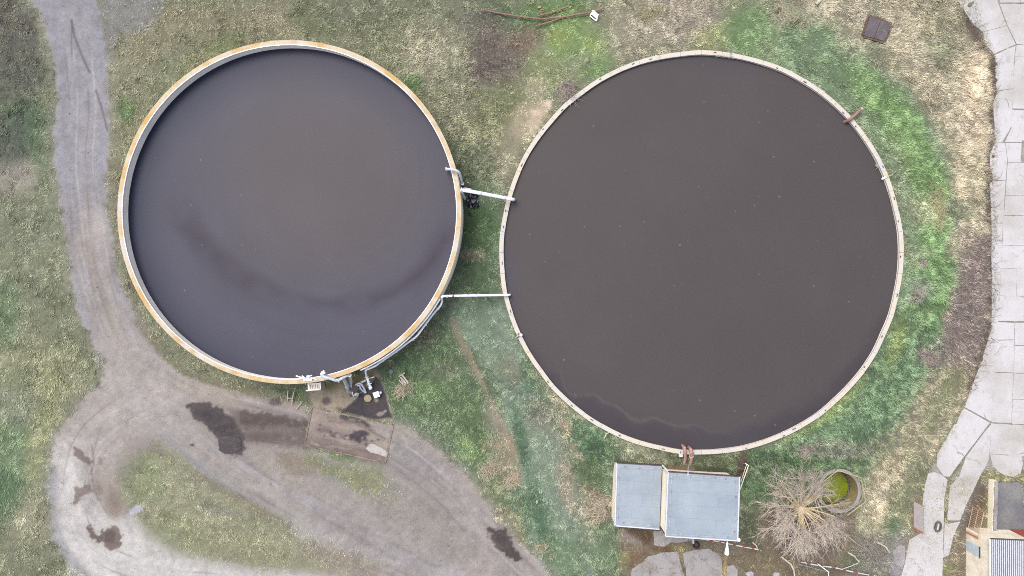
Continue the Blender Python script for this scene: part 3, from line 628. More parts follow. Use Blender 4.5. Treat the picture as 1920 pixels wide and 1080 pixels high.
V[:, 2] = np.stack([bx + dx * L * lean, by + dy * L * lean, z0 + L * up * .8], 1)
g = raw_mesh('grass', V.reshape(-1, 3), np.arange(nb * 3).reshape(-1, 3), 3, np.repeat(cl, 3, 0) * GK / K, M_GRASS)
tag(g, 'short green and straw coloured grass growing round both tanks and tracks', None, None, 'stuff')

# ------------------------------------------------------------------ loose stones on the tracks
NS = 26000
su = RNG.uniform(-30, 1950, NS); sv = RNG.uniform(-30, 1110, NS); x = (su - 960) * S; y = (540 - sv) * S; z = height(x, y, False); pu, pv = pix(x, y, z)
k = RNG.uniform(0, 1, NS) < np.clip(sample(GRAV, pu, pv) - .35, 0, 1) * (.25 + .9 * np.clip(sample(W1, pu, pv) + .1, 0, 1)) * .8
k &= (np.hypot(x - RT.x, y - RT.y) > RRO + .5) & (np.hypot(x - LT.x, y - LT.y) > LRO + .2) & (pu < 1640)
x, y, z, pu, pv = (a[k] for a in (x, y, z, pu, pv)); n = len(x); r = RNG.lognormal(math.log(.026), .4, n).clip(.012, .08)
octa = np.array([[1, 0, 0], [0, 1, 0], [-1, 0, 0], [0, -1, 0], [0, 0, .7], [0, 0, -.5]], float)
V = octa[None] * (r[:, None, None] * RNG.uniform(.7, 1.3, (n, 6, 1))) + np.stack([x, y, z + .01], 1)[:, None]
F = (np.arange(n)[:, None, None] * 6 + np.array([[0, 1, 4], [1, 2, 4], [2, 3, 4], [3, 0, 4], [1, 0, 5], [2, 1, 5], [3, 2, 5], [0, 3, 5]])[None]).reshape(-1, 3)
cs = sample(COL, pu, pv) * np.exp(RNG.normal(.08, .38, n))[:, None]
g = raw_mesh('gravel', V.reshape(-1, 3), F, 3, np.repeat(cs, 6, 0) / K, M_TWIG)
tag(g, 'loose grey gravel stones scattered over the dirt tracks', None, None, 'stuff')

# ------------------------------------------------------------------ brambles: arching twigs over the brown patches
NT = 90000
tu_ = RNG.uniform(-40, 1960, NT); tv_ = RNG.uniform(-40, 1120, NT)
x = (tu_ - 960) * S; y = (540 - tv_) * S; z = height(x, y, False); pu, pv = pix(x, y, z)
k = RNG.uniform(0, 1, NT) < sample(BRUSH, pu, pv)
k &= (np.hypot(x - RT.x, y - RT.y) > RRO + .5) & (np.hypot(x - LT.x, y - LT.y) > LRO + .5) & (np.hypot(x - WL.x, y - WL.y) > WRO + .3)
for poly in (LOW, HIGH): k &= ~inside(x, y, [(p.x, p.y) for p in poly])
x, y, z, pu, pv = (a[k] for a in (x, y, z, pu, pv)); n = len(x)
c = sample(COL, pu, pv); a = RNG.uniform(0, 2 * PI, n); Ln = RNG.uniform(.35, 1.0, n); hh = RNG.uniform(.12, .55, n); w = RNG.uniform(.008, .018, n); bend = RNG.normal(0, .5, n)
lum = np.exp(RNG.normal(0.05, .42, n)); pts = []
for s_, hz in ((0, -.02), (.4, .8), (.75, 1.0), (1.0, .75)):
    aa = a + bend * s_; pts.append(np.stack([x + np.cos(aa) * Ln * s_, y + np.sin(aa) * Ln * s_, z + hh * hz], 1))
side = np.stack([-np.sin(a), np.cos(a), 0 * a], 1) * w[:, None]
V = np.zeros((n, 8, 3))
for i, p in enumerate(pts):
    V[:, 2 * i] = p - side * (1 - .2 * i); V[:, 2 * i + 1] = p + side * (1 - .2 * i)
F = (np.arange(n)[:, None, None] * 8 + np.array([[0, 1, 3, 2], [2, 3, 5, 4], [4, 5, 7, 6]])[None]).reshape(-1, 4)
cc = c * lum[:, None]; cc = cc * .6 + (cc.mean(1, keepdims=True) * np.array([1.08, .98, .94])) * .4
g = raw_mesh('brambles', V.reshape(-1, 3), F, 4, np.repeat(cc, 8, 0) * 1.25 / K, M_TWIG)
tag(g, 'brown leafless bramble twigs tangled over the bank and beside the road', None, None, 'stuff')

# ------------------------------------------------------------------ concrete road and slabs
def slab_mesh(name, polys, mat, dz=.05, jit=.02, grow=0.0):
    b = MB()
    for poly in polys:
        pts = [GP(u, v, dz) for u, v in poly]; out = []; zt_ = dz + random.uniform(-.008, .008)
        if grow:
            ar = sum(pts[i].x * pts[(i + 1) % len(pts)].y - pts[(i + 1) % len(pts)].x * pts[i].y for i in range(len(pts))); sg = 1 if ar > 0 else -1; nw = []
            for i, p in enumerate(pts):
                d1 = (p - pts[i - 1]); d2 = (pts[(i + 1) % len(pts)] - p); d1.z = d2.z = 0; d1.normalize(); d2.normalize(); m_ = d1 + d2; m_ = m_.normalized() if m_.length > .2 else d1
                nw.append(p + Vector((m_.y, -m_.x, 0)) * sg * grow)
            pts = nw
        for i, p in enumerate(pts):                      # chipped, slightly wavy edges
            q = pts[(i + 1) % len(pts)]; m = max(1, int((q - p).length / .35))
            for k in range(m):
                r = p.lerp(q, k / m); out.append((r.x + random.uniform(-jit, jit), r.y + random.uniform(-jit, jit)))
        b.prism(out, -.12, zt_)
    return struct(b.build(name, mat))
ROAD = [
 [(1795,-15),(1865,-15),(1871,7),(1887,47),(1843,59),(1824,42),(1812,24),(1800,5)], [(1844,61),(1888,49),(1904,83),(1864,100),(1850,83)],
 [(1867,103),(1904,86),(1901,106),(1899.5,165),(1869,170),(1867,120)], [(1871,172.5),(1899,167),(1895,238),(1878,266.5),(1866,267),(1866,240),(1863,194)],
 [(1897,241),(1906,250),(1915,262),(1916,266),(1885,266)], [(1866,269),(1884,269),(1888,302),(1885,338),(1863,336),(1857,308),(1857,290)], [(1886,268.5),(1915,268.5),(1913,304),(1890.5,304)],
 [(1857,345),(1863,339),(1885,340),(1880.5,417),(1860,417),(1859,383)], [(1860,419),(1880,419.5),(1877,501.5),(1860,501.5)], [(1861,503),(1876,503.5),(1867.5,685),(1838,685),(1849,653),(1860,617)],
 [(1838,687),(1866,687),(1858,790),(1810,763),(1823,725)], [(1808,766),(1855,793),(1838,815),(1805,858),(1780,893),(1770,892),(1757,874),(1759,853),(1772,828)],
 [(1858,797),(1854,860),(1845,878),(1838,890),(1825,918),(1810,948),(1800,975),(1777,975),(1780,935),(1783,911),(1800,893),(1812,858),(1846,812)], [(1772,984),(1800,978),(1787,1003),(1779,1040),(1769,1045)],
 [(1741,889),(1752,886),(1765,891),(1776,900),(1770,930),(1768.5,975),(1768,1010),(1766,1090),(1688,1090),(1698,1056),(1706,1013),(1727,1000),(1731,942),(1735,911)],
 [(1873,-15),(1990,-15),(1990,4),(1876,4)], [(1875,8),(1990,8),(1990,88),(1907,82),(1890,47)], [(1907,85),(1990,89),(1990,106),(1903.5,105.5)], [(1903.5,107.5),(1990,108),(1990,204),(1899,203),(1902,140)], [(1898.5,206),(1924,208),(1922,265),(1917,262),(1897,238)],
 [(1890,306),(1990,306),(1990,366.5),(1886,366)], [(1886,368),(1990,368.5),(1990,403),(1883,403)], [(1882.5,405),(1990,405),(1990,459),(1880,460)], [(1880,462),(1990,460.5),(1990,503),(1877.5,503)],
 [(1877,505),(1906,504.5),(1905,556),(1875,552)], [(1908,504.5),(1990,504.5),(1990,560),(1906.5,556.5)], [(1874,554),(1990,562.5),(1990,602),(1871,601)],
 [(1870,604.5),(1902,606),(1901,636),(1869,637)], [(1904,606),(1990,607),(1990,648),(1903,646)], [(1868,639.5),(1901,638),(1900,698),(1866,697)], [(1903,649),(1990,650),(1990,699),(1901.5,698.5)],
 [(1864.5,700),(1899.5,700),(1896,793),(1860,791)], [(1901.5,701),(1990,701),(1990,749),(1899.5,748)], [(1899.5,750),(1990,751),(1990,797),(1898,794.5)],
 [(1859,794.5),(1890,796),(1889,852),(1856.5,850)], [(1891,796.5),(1990,800),(1990,855),(1915,855),(1890.5,853)], [(1857,852),(1915,856.5),(1917,870),(1913,887),(1900,893),(1886,891),(1873,884),(1862,872)],
]
slab_mesh('road', ROAD, M_CONC, .036, .012, .044)
FORE = [[(1225,996),(1242,995),(1248,1006),(1255,1008),(1299,1010),(1297,1014),(1271,1018),(1257,1016),(1245,1024),(1235,1025),(1226,1022)],
 [(1185,1067),(1204,1054),(1216,1044),(1239,1036),(1270,1034.5),(1273,1043),(1278,1062),(1286,1090),(1182,1090)], [(1280,1038),(1305,1030.5),(1330,1029),(1344,1037),(1351,1044),(1354,1062),(1355,1090),(1289,1090)],
 [(1364,1062),(1375,1060),(1382,1070),(1382,1090),(1361,1090)]]
slab_mesh('forecourt_pavement', FORE, M_CONC2, .05, .05)
slab_mesh('broken_pavement', [[(1674,1035),(1686,1022),(1697,1024),(1697,1052),(1692,1065),(1678,1058)]], M_CONC2, .04, .05)
kb = MB()
for a, b_, w in (((585,765),(571,834),2.2), ((737,796),(722,868),3.4), ((571,834),(722,868),2.0), ((588,765.5),(620,772),2), ((640,776),(737,796),2.6)):
    a, b_ = GP(*a, .05), GP(*b_, .05); kb.bar((a.x, a.y, .02), (b_.x, b_.y, .02), w * S, .07)
struct(kb.build('kerb', weathered('kerb_concrete', alb(182, 166, 152), alb(120, 108, 102), 1.2, .9, .85, p=(.35, .6))))
slab_mesh('ramp_pavement', [[(686,841),(692,832),(700,832),(712,838),(724,844),(726,852),(722,857),(708,852),(694,848)]], weathered('pale_concrete', alb(216, 208, 202), alb(170, 158, 150), 3, .7, .85), .06, .04)

# ------------------------------------------------------------------ tanks
def rim_material(name, c0, c1, c2, s):
    m, t, b = nodes_of(name); f = ramp(t, nz(t, s, 4), .42, .6); col = mixcol(t, f, c0, c1)
    col = mixcol(t, ramp(t, nz(t, s * .6, 3), .56, .66), col, c2)
    sp = ramp(t, nz(t, 9, 2), .66, .74); mu = N(t, 'ShaderNodeMath', operation='MULTIPLY'); t.links.new(sp, mu.inputs[0]); mu.inputs[1].default_value = .6
    col = mixcol(t, ramp(t, nz(t, 1.7, 5, .7), .56, .72), col, alb(206, 192, 176)); col = mixcol(t, mu.outputs[0], col, alb(126, 108, 88)); t.links.new(col, b.inputs['Base Color']); b.inputs['Roughness'].default_value = .85
    bump(t, b, nz(t, 12, 3), .2, .02); return m
def slurry_mat(name):
    m, t, b = nodes_of(name); a = t.nodes.new('ShaderNodeAttribute'); a.attribute_name = 'Col'
    col = mixcol(t, 1.0, a.outputs['Color'], ramp(t, nz(t, 6, 3, .8), .3, .7, (.95,) * 3 + (1,), (1.05,) * 3 + (1,)), 'MULTIPLY')
    sp = ramp(t, nz(t, 2.4, 1, .5), .765, .80); mu = N(t, 'ShaderNodeMath', operation='MULTIPLY'); t.links.new(sp, mu.inputs[0]); mu.inputs[1].default_value = .5
    col = mixcol(t, mu.outputs[0], col, alb(150, 142, 140))
    t.links.new(col, b.inputs['Base Color']); b.inputs['Roughness'].default_value = .5; b.inputs['IOR'].default_value = 1.33; b.inputs['Specular IOR Level'].default_value = .25
    bump(t, b, nz(t, 3.5, 3), .06, .03); return m
def slurry(name, cx, cy, r, z, colf, label):
    nr, na = 170, 360; rr = np.linspace(0, 1, nr + 1)[1:] * r; aa = np.linspace(0, 2 * PI, na, endpoint=False)
    R_, A_ = np.meshgrid(rr, aa, indexing='ij'); X = np.concatenate([[cx], (cx + R_ * np.cos(A_)).ravel()]); Y = np.concatenate([[cy], (cy + R_ * np.sin(A_)).ravel()])
    fs = []
    for i in range(nr - 1):
        b0 = 1 + i * na
        for k in range(na):
            k2 = (k + 1) % na; fs.append((b0 + k, b0 + na + k, b0 + na + k2, b0 + k2))
    tri = [(0, 1 + k, 1 + (k + 1) % na) for k in range(na)]
    me = bpy.data.meshes.new(name); me.from_pydata(np.stack([X, Y, 0 * X + z], 1).tolist(), [], tri + fs); me.update()
    u, v = pix(X, Y, z); set_col(me, colf(u, v) / K)
    o = obj(name, me, M_SLURRY); struct(o); o['label'] = label; return o
M_SLURRY = slurry_mat('slurry_surface')
SLN = noise(150, 4); SLN2 = noise(60, 3); SLN3 = noise(24, 3)
def near_line(u, v, pts):
    return seg_dist(u, v, smooth_line(pts, 6), False)
def left_slurry(u, v):
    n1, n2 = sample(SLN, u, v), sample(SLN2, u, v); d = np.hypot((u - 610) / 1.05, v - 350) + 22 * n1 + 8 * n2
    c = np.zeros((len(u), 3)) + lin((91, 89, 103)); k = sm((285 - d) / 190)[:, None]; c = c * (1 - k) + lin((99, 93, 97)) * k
    b = near_line(u, v, [(330,330),(350,400),(395,470),(470,530),(550,560),(650,570),(740,545),(800,500),(835,440)]); t = sm((36 - np.abs(b + 14 * n1 + 8 * n2)) / 34)[:, None] * np.clip(.62 + .5 * n2, .2, .85)[:, None] * sm((v - 340) / 100)[:, None]
    c = c * (1 - t) + lin((70, 62, 73)) * t
    b = near_line(u, v, [(400,690),(520,640),(640,625),(760,590)]); t = sm((40 - np.abs(b + 14 * n1)) / 40)[:, None] * .3; c = c * (1 - t) + lin((92, 88, 102)) * t
    rr_ = np.hypot(u - 547, v - 402) * (1 + .06 * ((547 - u) - (v - 402)) / 310); e = sm((rr_ - 225 + 14 * n1) / 110)[:, None] * .95 * np.clip(.45 + .45 * ((547 - u) * .9 + (402 - v) * .35) / 300, .05, 1)[:, None]; c = c * (1 - e) + lin((40, 48, 74)) * e  # blue film at the edge, with wall shade painted in at left and top
    sw = vnoise(np.hypot(u - 600, v - 345) / 9 + 2.5 * np.arctan2(v - 345, u - 600), np.arctan2(v - 345, u - 600) * 1.2 + 9, 61); c = c * (1 + .02 * sw * sm((np.hypot(u - 600, v - 345) - 60) / 60))[:, None]
    return c * (1 + .05 * n1 + .03 * n2)[:, None]
def right_slurry(u, v):
    n1, n2, n3 = sample(SLN, u, v), sample(SLN2, u, v), sample(SLN3, u, v); c = np.zeros((len(u), 3)) + lin((93, 86, 86))
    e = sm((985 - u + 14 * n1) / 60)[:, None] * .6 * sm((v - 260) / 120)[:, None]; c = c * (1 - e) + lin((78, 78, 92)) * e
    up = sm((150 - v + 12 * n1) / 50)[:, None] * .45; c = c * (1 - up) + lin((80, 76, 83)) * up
    skin = [(960,620),(1010,670),(1050,705),(1065,735),(1110,742),(1150,765),(1200,790),(1235,793),(1262,808),(1330,812),(1420,800),(1480,770),(1540,735),(1590,690),(1620,660),(1660,590)]
    poly = smooth_line(skin, 5) + [(1760,590),(1760,900),(900,900),(900,620)]
    ins = inside(u, v, poly); d = seg_dist(u, v, smooth_line(skin, 5), False); sd = np.where(ins, d, -d) + 9 * n2 + 5 * n3 + 6 * n1
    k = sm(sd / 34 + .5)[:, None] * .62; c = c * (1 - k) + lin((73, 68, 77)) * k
    f = (sm((5 - np.abs(sd + 3)) / 5) * sm((1420 - u) / 200) * sm((u - 1020) / 60))[:, None] * .3; c = c * (1 - f) + lin((122, 114, 116)) * f
    k = sm((n1 - .3) / .3)[:, None] * .12; c = c * (1 - k) + lin((94, 92, 100)) * k
    return c * (1 + .03 * n1 + .02 * n2)[:, None]
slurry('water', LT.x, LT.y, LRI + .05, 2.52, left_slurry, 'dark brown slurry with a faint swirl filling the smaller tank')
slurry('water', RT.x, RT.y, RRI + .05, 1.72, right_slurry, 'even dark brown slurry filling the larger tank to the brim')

lt = empty('storage_tank', (LT.x, LT.y, 0), 'smaller round concrete slurry tank with a yellow lichened rim standing tall above the ground', 'tank', 'open slurry tanks')
MB((LT.x, LT.y, 0)).lathe(LT, [(LRO - .06, -.6), (LRO - .06, 3.34), (LRI + .04, 3.34), (LRI + .04, 1.0)], 160).build('wall', M_WALLC, lt, True)
M_RIM1 = rim_material('lichened_rim', alb(238, 222, 190), alb(230, 188, 118), alb(238, 229, 222), .55)
MB((LT.x, LT.y, 0)).lathe(LT, [(LRO - .05, 3.343), (LRO, 3.343), (LRO, 3.5), (LRI + .02, 3.5), (LRI + .02, 3.343), (LRI + .05, 3.343)], 160).build('rim', M_RIM1, lt, True)
MB((LT.x, LT.y, 0)).lathe(LT, [(LRI + .018, 3.36), (LRI + .018, 3.51), (LRI - .03, 3.51), (LRI - .03, 3.36)], 160).build('inner_lip', M_WHITE, lt, True)
MB((LT.x, LT.y, 0)).lathe(LT, [(LRI + .038, 3.33), (LRI - .01, 3.33), (LRI - .01, 3.30), (LRI + .038, 3.30)], 160).build('sealing_band', M_DARK, lt, True)

rt = empty('storage_tank', (RT.x, RT.y, 0), 'larger round slurry tank with a thin pale segmented rim sunk into a grass bank', 'tank', 'open slurry tanks')
RJ = [random.uniform(-.035, .035) for _ in range(180)]
RJ = [RJ[(i // 3) * 3 % 180] * (1 - (i % 3) / 3) + RJ[((i // 3) * 3 + 3) % 180] * (i % 3) / 3 for i in range(180)]
MB((RT.x, RT.y, 0)).lathe(RT, [(RRO - .03, -.6), (RRO - .03, 1.85), (RRI + .02, 1.85), (RRI + .02, .9)], 180, rnd=RJ).build('wall', M_WALLC, rt, True)
M_RIM2 = rim_material('pale_rim', alb(238, 231, 222), alb(243, 230, 208), alb(228, 222, 224), .5)
rb = MB((RT.x, RT.y, 0)); NSEG = 60
for i in range(NSEG):                                    # one coping block after another with open joints
    a0 = 2 * PI * i / NSEG + .0005; a1 = 2 * PI * (i + 1) / NSEG - .0005; j = RJ[i * 3]; dj = random.uniform(-.012, .012)
    rb.lathe(RT, [(RRO + dj, 1.853), (RRO + dj, 2.0), (RRI + dj, 2.0), (RRI + dj, 1.853), (RRO + dj, 1.853)], 3, a0, a1, rnd=[RJ[(i * 3 + q) % 180] for q in range(4)])
rb.build('rim', M_RIM2, rt)
for i in range(34):
    a = 2 * PI * (i + random.uniform(.1, .9)) / 34; r = (RRO + RRI) / 2 + random.uniform(-.08, .08); p = Vector((RT.x + r * math.cos(a), RT.y + r * math.sin(a), 2.02))
    MB((RT.x, RT.y, 0)).box(p, .06, random.uniform(.14, .3), .035, a).build('clip', M_DARK, rt)

# ------------------------------------------------------------------ pipes between the tanks
def bend(pts, n=5, r=.25):
    """round the corners of a pipe run"""
    pts = [Vector(p) for p in pts]; out = [pts[0]]
    for a, b, c in zip(pts[:-2], pts[1:-1], pts[2:]):
        k = min(r, (a - b).length * .45, (c - b).length * .45); p, q = b + (a - b).normalized() * k, b + (c - b).normalized() * k
        out += [(1 - t) ** 2 * p + 2 * t * (1 - t) * b + t * t * q for t in [i / n for i in range(n + 1)]]
    return out + [pts[-1]]
def pipe(name, pts, r, mat, label, cat='pipe', group=None, rb=.25, n=12, parts=()):
    e = empty(name, pts[0], label, cat, group)
    MB(pts[0]).tube(bend(pts, 5, rb), r, n).build('pipe_run', mat, e, True)
    for nm, q, rad, L, m in parts:                       # collars: (name, (a, b), radius, length, material)
        a, b = Vector(q[0]), Vector(q[1]); d = (b - a).normalized()
        MB(pts[0]).tube([a, a + d * L], rad, 14).build(nm, m, e, True)
    return e
GRP = 'pale pipes on the slurry tanks'
a, b, c = P(838, 317, 4.0), P(849, 317.5, 4.0), P(861, 322, 3.95); d = P(867, 344, 2.6); e_ = P(868, 347, .1)
pipe('overflow_pipe', [P(838, 319, 2.8), a, b, c, P(864, 332, 3.3), d, e_], .105, M_GALV, 'white bent pipe hooking over the smaller tank rim beside a brown lid', 'pipe', GRP, .3,
     parts=[('flange', (P(835.5, 316.5, 3.9), P(839, 316.5, 3.9)), .15, .1, M_GALV), ('flange', (d + Vector((0, 0, .05)), d + Vector((0, 0, -1))), .14, .08, M_GALV)])
pipe('transfer_pipe', [P(866, 366, .1), P(864.5, 359, 3.3), P(868, 356.5, 3.75), P(900, 362, 3.55), P(962, 374, 2.75), P(963.5, 374.3, 1.8)], .145, M_WHITE, 'thick white pipe slanting from the brown lid across to the larger tank', 'pipe', GRP, .3,
     parts=[('flange', (P(864, 355.7, 3.75), P(868, 356.5, 3.75)), .19, .1, M_GALV), ('collar', (P(900, 362, 3.55), P(962, 374, 2.75)), .165, .14, M_GALV), ('collar', (P(945, 370.7, 2.97), P(962, 374, 2.75)), .165, .14, M_GALV)])
pipe('support_pipe', [P(863.5, 355, 3.62), P(871.5, 352.5, 3.3), P(880, 354.2, 3.3), P(884, 355, 3.3)], .05, M_GALV, 'short thin pale pipe lying along the thick white transfer pipe', 'pipe', GRP, .1)
pipe('drop_pipe', [P(864.5, 360, 3.3), P(867.5, 363, 3.0), P(871.5, 372, 1.2), P(872, 374, .1)], .10, M_GALV, 'short pale pipe dropping from the transfer pipe beside crumpled foil sheeting', 'pipe', GRP, .2)
h = 2.6
WPTS = [(828,557),(829,563),(827,572),(816,584),(806,597),(792,616),(781,631),(768,640),(740,661),(716,677),(704,686),(694,690.5),(687,693)]
run = [P(u, v, h) for u, v in WPTS]
wp = empty('wall_pipe', run[-1], 'long white pipe running round the outside of the smaller tank on brackets', 'pipe', GRP)
MB(run[-1]).tube(bend(run + [P(685, 696, 2.2), P(687, 704, 1.0), P(688, 708, .7)], 5, .3), .085, 12).build('pipe_run', M_WHITE, wp, True)
for u, v in ((818,577),(795,607),(772,634),(741,656),(716,673),(696,684),(700,681.5)):
    q = P(u, v, h); dr = Vector((q.x - LT.x, q.y - LT.y, 0)).normalized(); s0 = Vector((LT.x, LT.y, h - .08)) + dr * (LRO - .07); L = (Vector((q.x, q.y, 0)) - Vector((LT.x, LT.y, 0))).length - LRO + .35
    MB(run[-1]).bar(s0, s0 + dr * max(L, .4), .06, .06).build('bracket', M_GALV, wp)
in2 = [Vector((LT.x + (LRO + .13) * math.cos(t), LT.y + (LRO + .13) * math.sin(t), 3.25)) for t in np.linspace(math.radians(-30), math.radians(-66), 26)]
pipe('ring_conduit', in2, .075, M_GALV, 'pale conduit fixed tight under the yellow rim of the smaller tank', 'conduit', None, .1)
x1, x2 = P(829, 556, 3.4), P(955, 553, 2.3)
pipe('cross_pipe', [P(828, 562, 2.7), x1, P(834, 555, 3.3), x2, x2 + Vector((.06, 0, -.5))], .095, M_WHITE, 'slim white pipe running level between the two tanks over the grass', 'pipe', GRP, .2,
     parts=[('collar', (x1.lerp(x2, .15), x2), .115, .10, M_DARK), ('collar', (x1.lerp(x2, .06), x2), .115, .12, M_GALV), ('collar', (x1.lerp(x2, .5), x2), .11, .05, M_GALV)])
pipe('inlet_pipe', [P(607, 698.5, 3.9), P(602, 701, 3.95), P(607, 706.5, 3.9), P(618, 709.5, 3.8), P(633, 714.5, 3.5), P(646, 706, 3.2), P(655, 703, 3.1), P(657, 708, 2.2), P(658, 716, 1.0), P(658, 724, .5)], .125, M_GALV,
     'white pipe bending over the smaller tank rim down to the pump', 'pipe', GRP, .3, parts=[('nozzle', (P(609, 697, 3.9), P(604, 700, 3.9)), .15, .22, M_WALLC), ('flange', (P(633, 714.5, 3.5), P(640, 710, 3.35)), .18, .08, M_GALV), ('flange', (P(655, 703, 3.1), P(655.5, 704, 2.9)), .18, .08, M_GALV)])
pipe('suction_pipe', [P(643, 709, 3.0), P(645, 712, 2.6), P(653, 728, .55)], .15, M_GALV, 'thick pale pipe sloping from the tank wall down to the pump head', 'pipe', GRP, .2, parts=[('flange', (P(651, 724, .8), P(653, 728, .55)), .2, .1, M_GALV)])
pipe('discharge_pipe', [P(667, 722, .7), P(672, 718.5, .9), P(677, 719.5, .8), P(682, 727, .5), P(686, 736, .12)], .085, M_GALV, 'upper of two thin white pipes curving from the pump onto black wet concrete', 'pipe', GRP, .3)
pipe('discharge_pipe', [P(669, 724, .7), P(674, 722, .8), P(677, 730, .5), P(682, 734, .25), P(685, 736.5, .12)], .075, M_GALV, 'lower of two thin white pipes curving from the pump onto black wet concrete', 'pipe', GRP, .3)

# red pipes over the larger tank
for k, (pp, lab) in enumerate(((((1283,838.5),(1284.5,845),(1285,862),(1279,876),(1276,884)), 'red oxide pipe over the larger tank rim, reaching furthest into the slurry'), (((1295,842),(1296.5,848),(1296,864),(1290,876),(1287,884)), 'red oxide pipe over the larger tank rim with a pale flange ring halfway'))):
    z = (2.35, 2.45, 1.9, 1.3, .9); pts = [P(u, v, zz) for (u, v), zz in zip(pp, z)]
    e = pipe('feed_pipe', [pts[0] + Vector((0, 0, -.8))] + pts, .135, M_RED, lab, 'pipe', 'red feed pipes over the larger tank', .3, parts=[('elbow_collar', (pts[0], pts[1]), .165, .1, M_RED)] + ([('flange', (P(1296.3, 855, 2.15), P(1296, 864, 1.9)), .19, .09, M_GALV)] if k else []))
bx_ = P(1276, 851.5, 2.0); e = empty('junction_box', bx_, 'small white box on the larger tank rim beside the red pipes', 'box')
MB(bx_).box(bx_ + Vector((0, -.08, .02)), .26, .2, .28).build('case', M_WHITE, e, bevel=.02); MB(bx_).tube([bx_ + Vector((.02, .12, -.1)), bx_ + Vector((-.02, .2, .2))], .03, 6).build('cable', M_BLACK, e); MB(bx_).box(bx_ + Vector((0, -.08, .17)), .29, .23, .03).build('lid', M_GALV, e)
# rusty pipe and little fittings on the rim
a, b = P(1594, 224, 2.25), P(1616, 204, 2.35)
pipe('rusty_pipe', [P(1583, 229, 1.74), P(1590, 226, 2.1), a, b], .135, M_RUST, 'stubby rusty pipe lying across the larger tank rim', 'pipe', parts=[('end_collar', (b.lerp(a, .05), b + (b - a)), .14, .12, M_LOG)])
q = P(1655, 334, 2.1); e = empty('outlet_spout', q, 'small white spout with a stick handle on the east rim of the larger tank', 'spout')
MB(q).tube([P(1653, 336, 2.05), P(1662, 332.5, 2.12)], .06, 8).build('spout', M_WHITE, e, True); MB(q).tube([P(1654, 334, 2.12), P(1661, 331, 2.15)], .035, 8).build('lever', M_WHITE, e, True); MB(q).tube([P(1661, 332.5, 2.1), P(1674, 327, 2.2)], .03, 6).build('stick', M_LOG, e, True)
q = P(974, 629, 2.1); e = empty('gauge_fitting', q, 'small white round gauge clamped on the west rim of the larger tank', 'gauge')
MB(q).tube([P(977, 628, 2.05), P(977, 628, 2.3)], .11, 12).build('dial', M_WHITE, e, True); MB(q).tube([P(966, 632.5, 2.06), P(976, 628.5, 2.12)], .03, 8).build('arm', M_LOG, e, True); MB(q).box(P(972, 631, 2.05), .1, .16, .1).build('clamp', M_DARK, e)
for (u, v), lab in (((1352, 106), 'sparse dry weed sprouting over the north rim of the larger tank, smaller western tuft'), ((1368, 108), 'dry weed sprouting over the north rim of the larger tank, bigger eastern tuft'), ((1648, 315), 'tiny dry twig hanging off the east rim just above the white spout')):
    q = P(u, v - 4, 1.95); wb = MB(q)
    for _ in range(14):
        a = random.uniform(-2.9, -.3) if v < 200 else random.uniform(2.4, 4.2); L = random.uniform(.12, .42); s0 = q + Vector((random.uniform(-.3, .3), 0, 0)) * (1 if v < 200 else .2)
        wb.tube([s0, s0 + Vector((math.cos(a) * L * .6, math.sin(a) * L * .6, .1)), s0 + Vector((math.cos(a) * L, math.sin(a) * L, .02))], [.016, .013, .006], 4)
    tag(wb.build('dry_weed', M_LOG), lab, 'weed', 'weeds on the tank rim')

# ------------------------------------------------------------------ pump and clutter under the smaller tank
q = P(664, 728, 0); pu_ = empty('slurry_pump', q, 'cluttered metal pump with motor, valve bodies and pipe flanges on the stained pad', 'pump')
MB(q).box(P(664, 732, .08), 1.3, .8, .16, .3).build('base_frame', M_CONC2, pu_, bevel=.02)
MB(q).tube([P(653, 734, .55), P(661, 736, .5)], .24, 14).build('motor', weathered('grey_casting', alb(150, 140, 140), alb(110, 92, 88), 4, .7, .6), pu_, True)
MB(q).tube([P(662, 735, .55), P(663, 735.2, .55)], .3, 14).build('flange', M_GALV, pu_, True)
MB(q).tube([P(666, 729, .15), P(666, 729, .85)], .24, 14).build('pump_housing', M_CONC2, pu_, True)
MB(q).tube([P(671, 733, .15), P(671, 733, .7)], [.2, .16], 12).build('valve_body', M_DARK, pu_, True)
MB(q).tube([P(661, 726, .6), P(668, 722, .65)], .1, 10).build('manifold', M_GALV, pu_, True); MB(q).tube([P(658, 722, .8), P(659.5, 727, .5)], .07, 10).build('riser', M_WHITE, pu_, True)
MB(q).tube([P(665, 729, .86), P(665, 729, .92)], .3, 16).build('handwheel', M_DARK, pu_, True); MB(q).tube([P(672, 727, .55), P(675, 730, .5)], .12, 10).build('coupling', M_CONC2, pu_, True)
MB(q).box(P(669, 738, .3), .34, .26, .3, .5).build('terminal_box', M_GALV, pu_, bevel=.02); MB(q).bar(P(655, 717, .7), P(662, 715, .7), .04, .04).build('valve_lever', M_GALV, pu_)
for (u, v, r) in ((660, 730, .11), (674, 726, .1), (668, 725, .09), (657, 740, .12), (663, 741, .1), (670, 741, .12)):
    MB(q).tube([P(u, v, .1), P(u, v, .5)], r, 10).build('fitting', random.choice((M_GALV, M_CONC2, M_DARK)), pu_, True)
q = P(690, 714, 0); gv_ = empty('gate_valve', q, 'white upright valve stack with crossbars beside the black wet concrete', 'valve')
MB(q).tube(bend([P(687, 705, .75), P(689.5, 712, .7), P(692, 720, .6), P(694.5, 726, .4)], 4, .2), .11, 12).build('valve_body', M_WHITE, gv_, True)
for a, b in (((684, 708, .8), (691, 706, .8)), ((685, 711, .8), (693, 709, .8)), ((688, 722, .8), (697, 718.5, .8)), ((690, 717, .78), (694, 716, .78))):
    MB(q).bar(P(*a), P(*b), .05, .05).build('flange_bar', M_GALV, gv_)
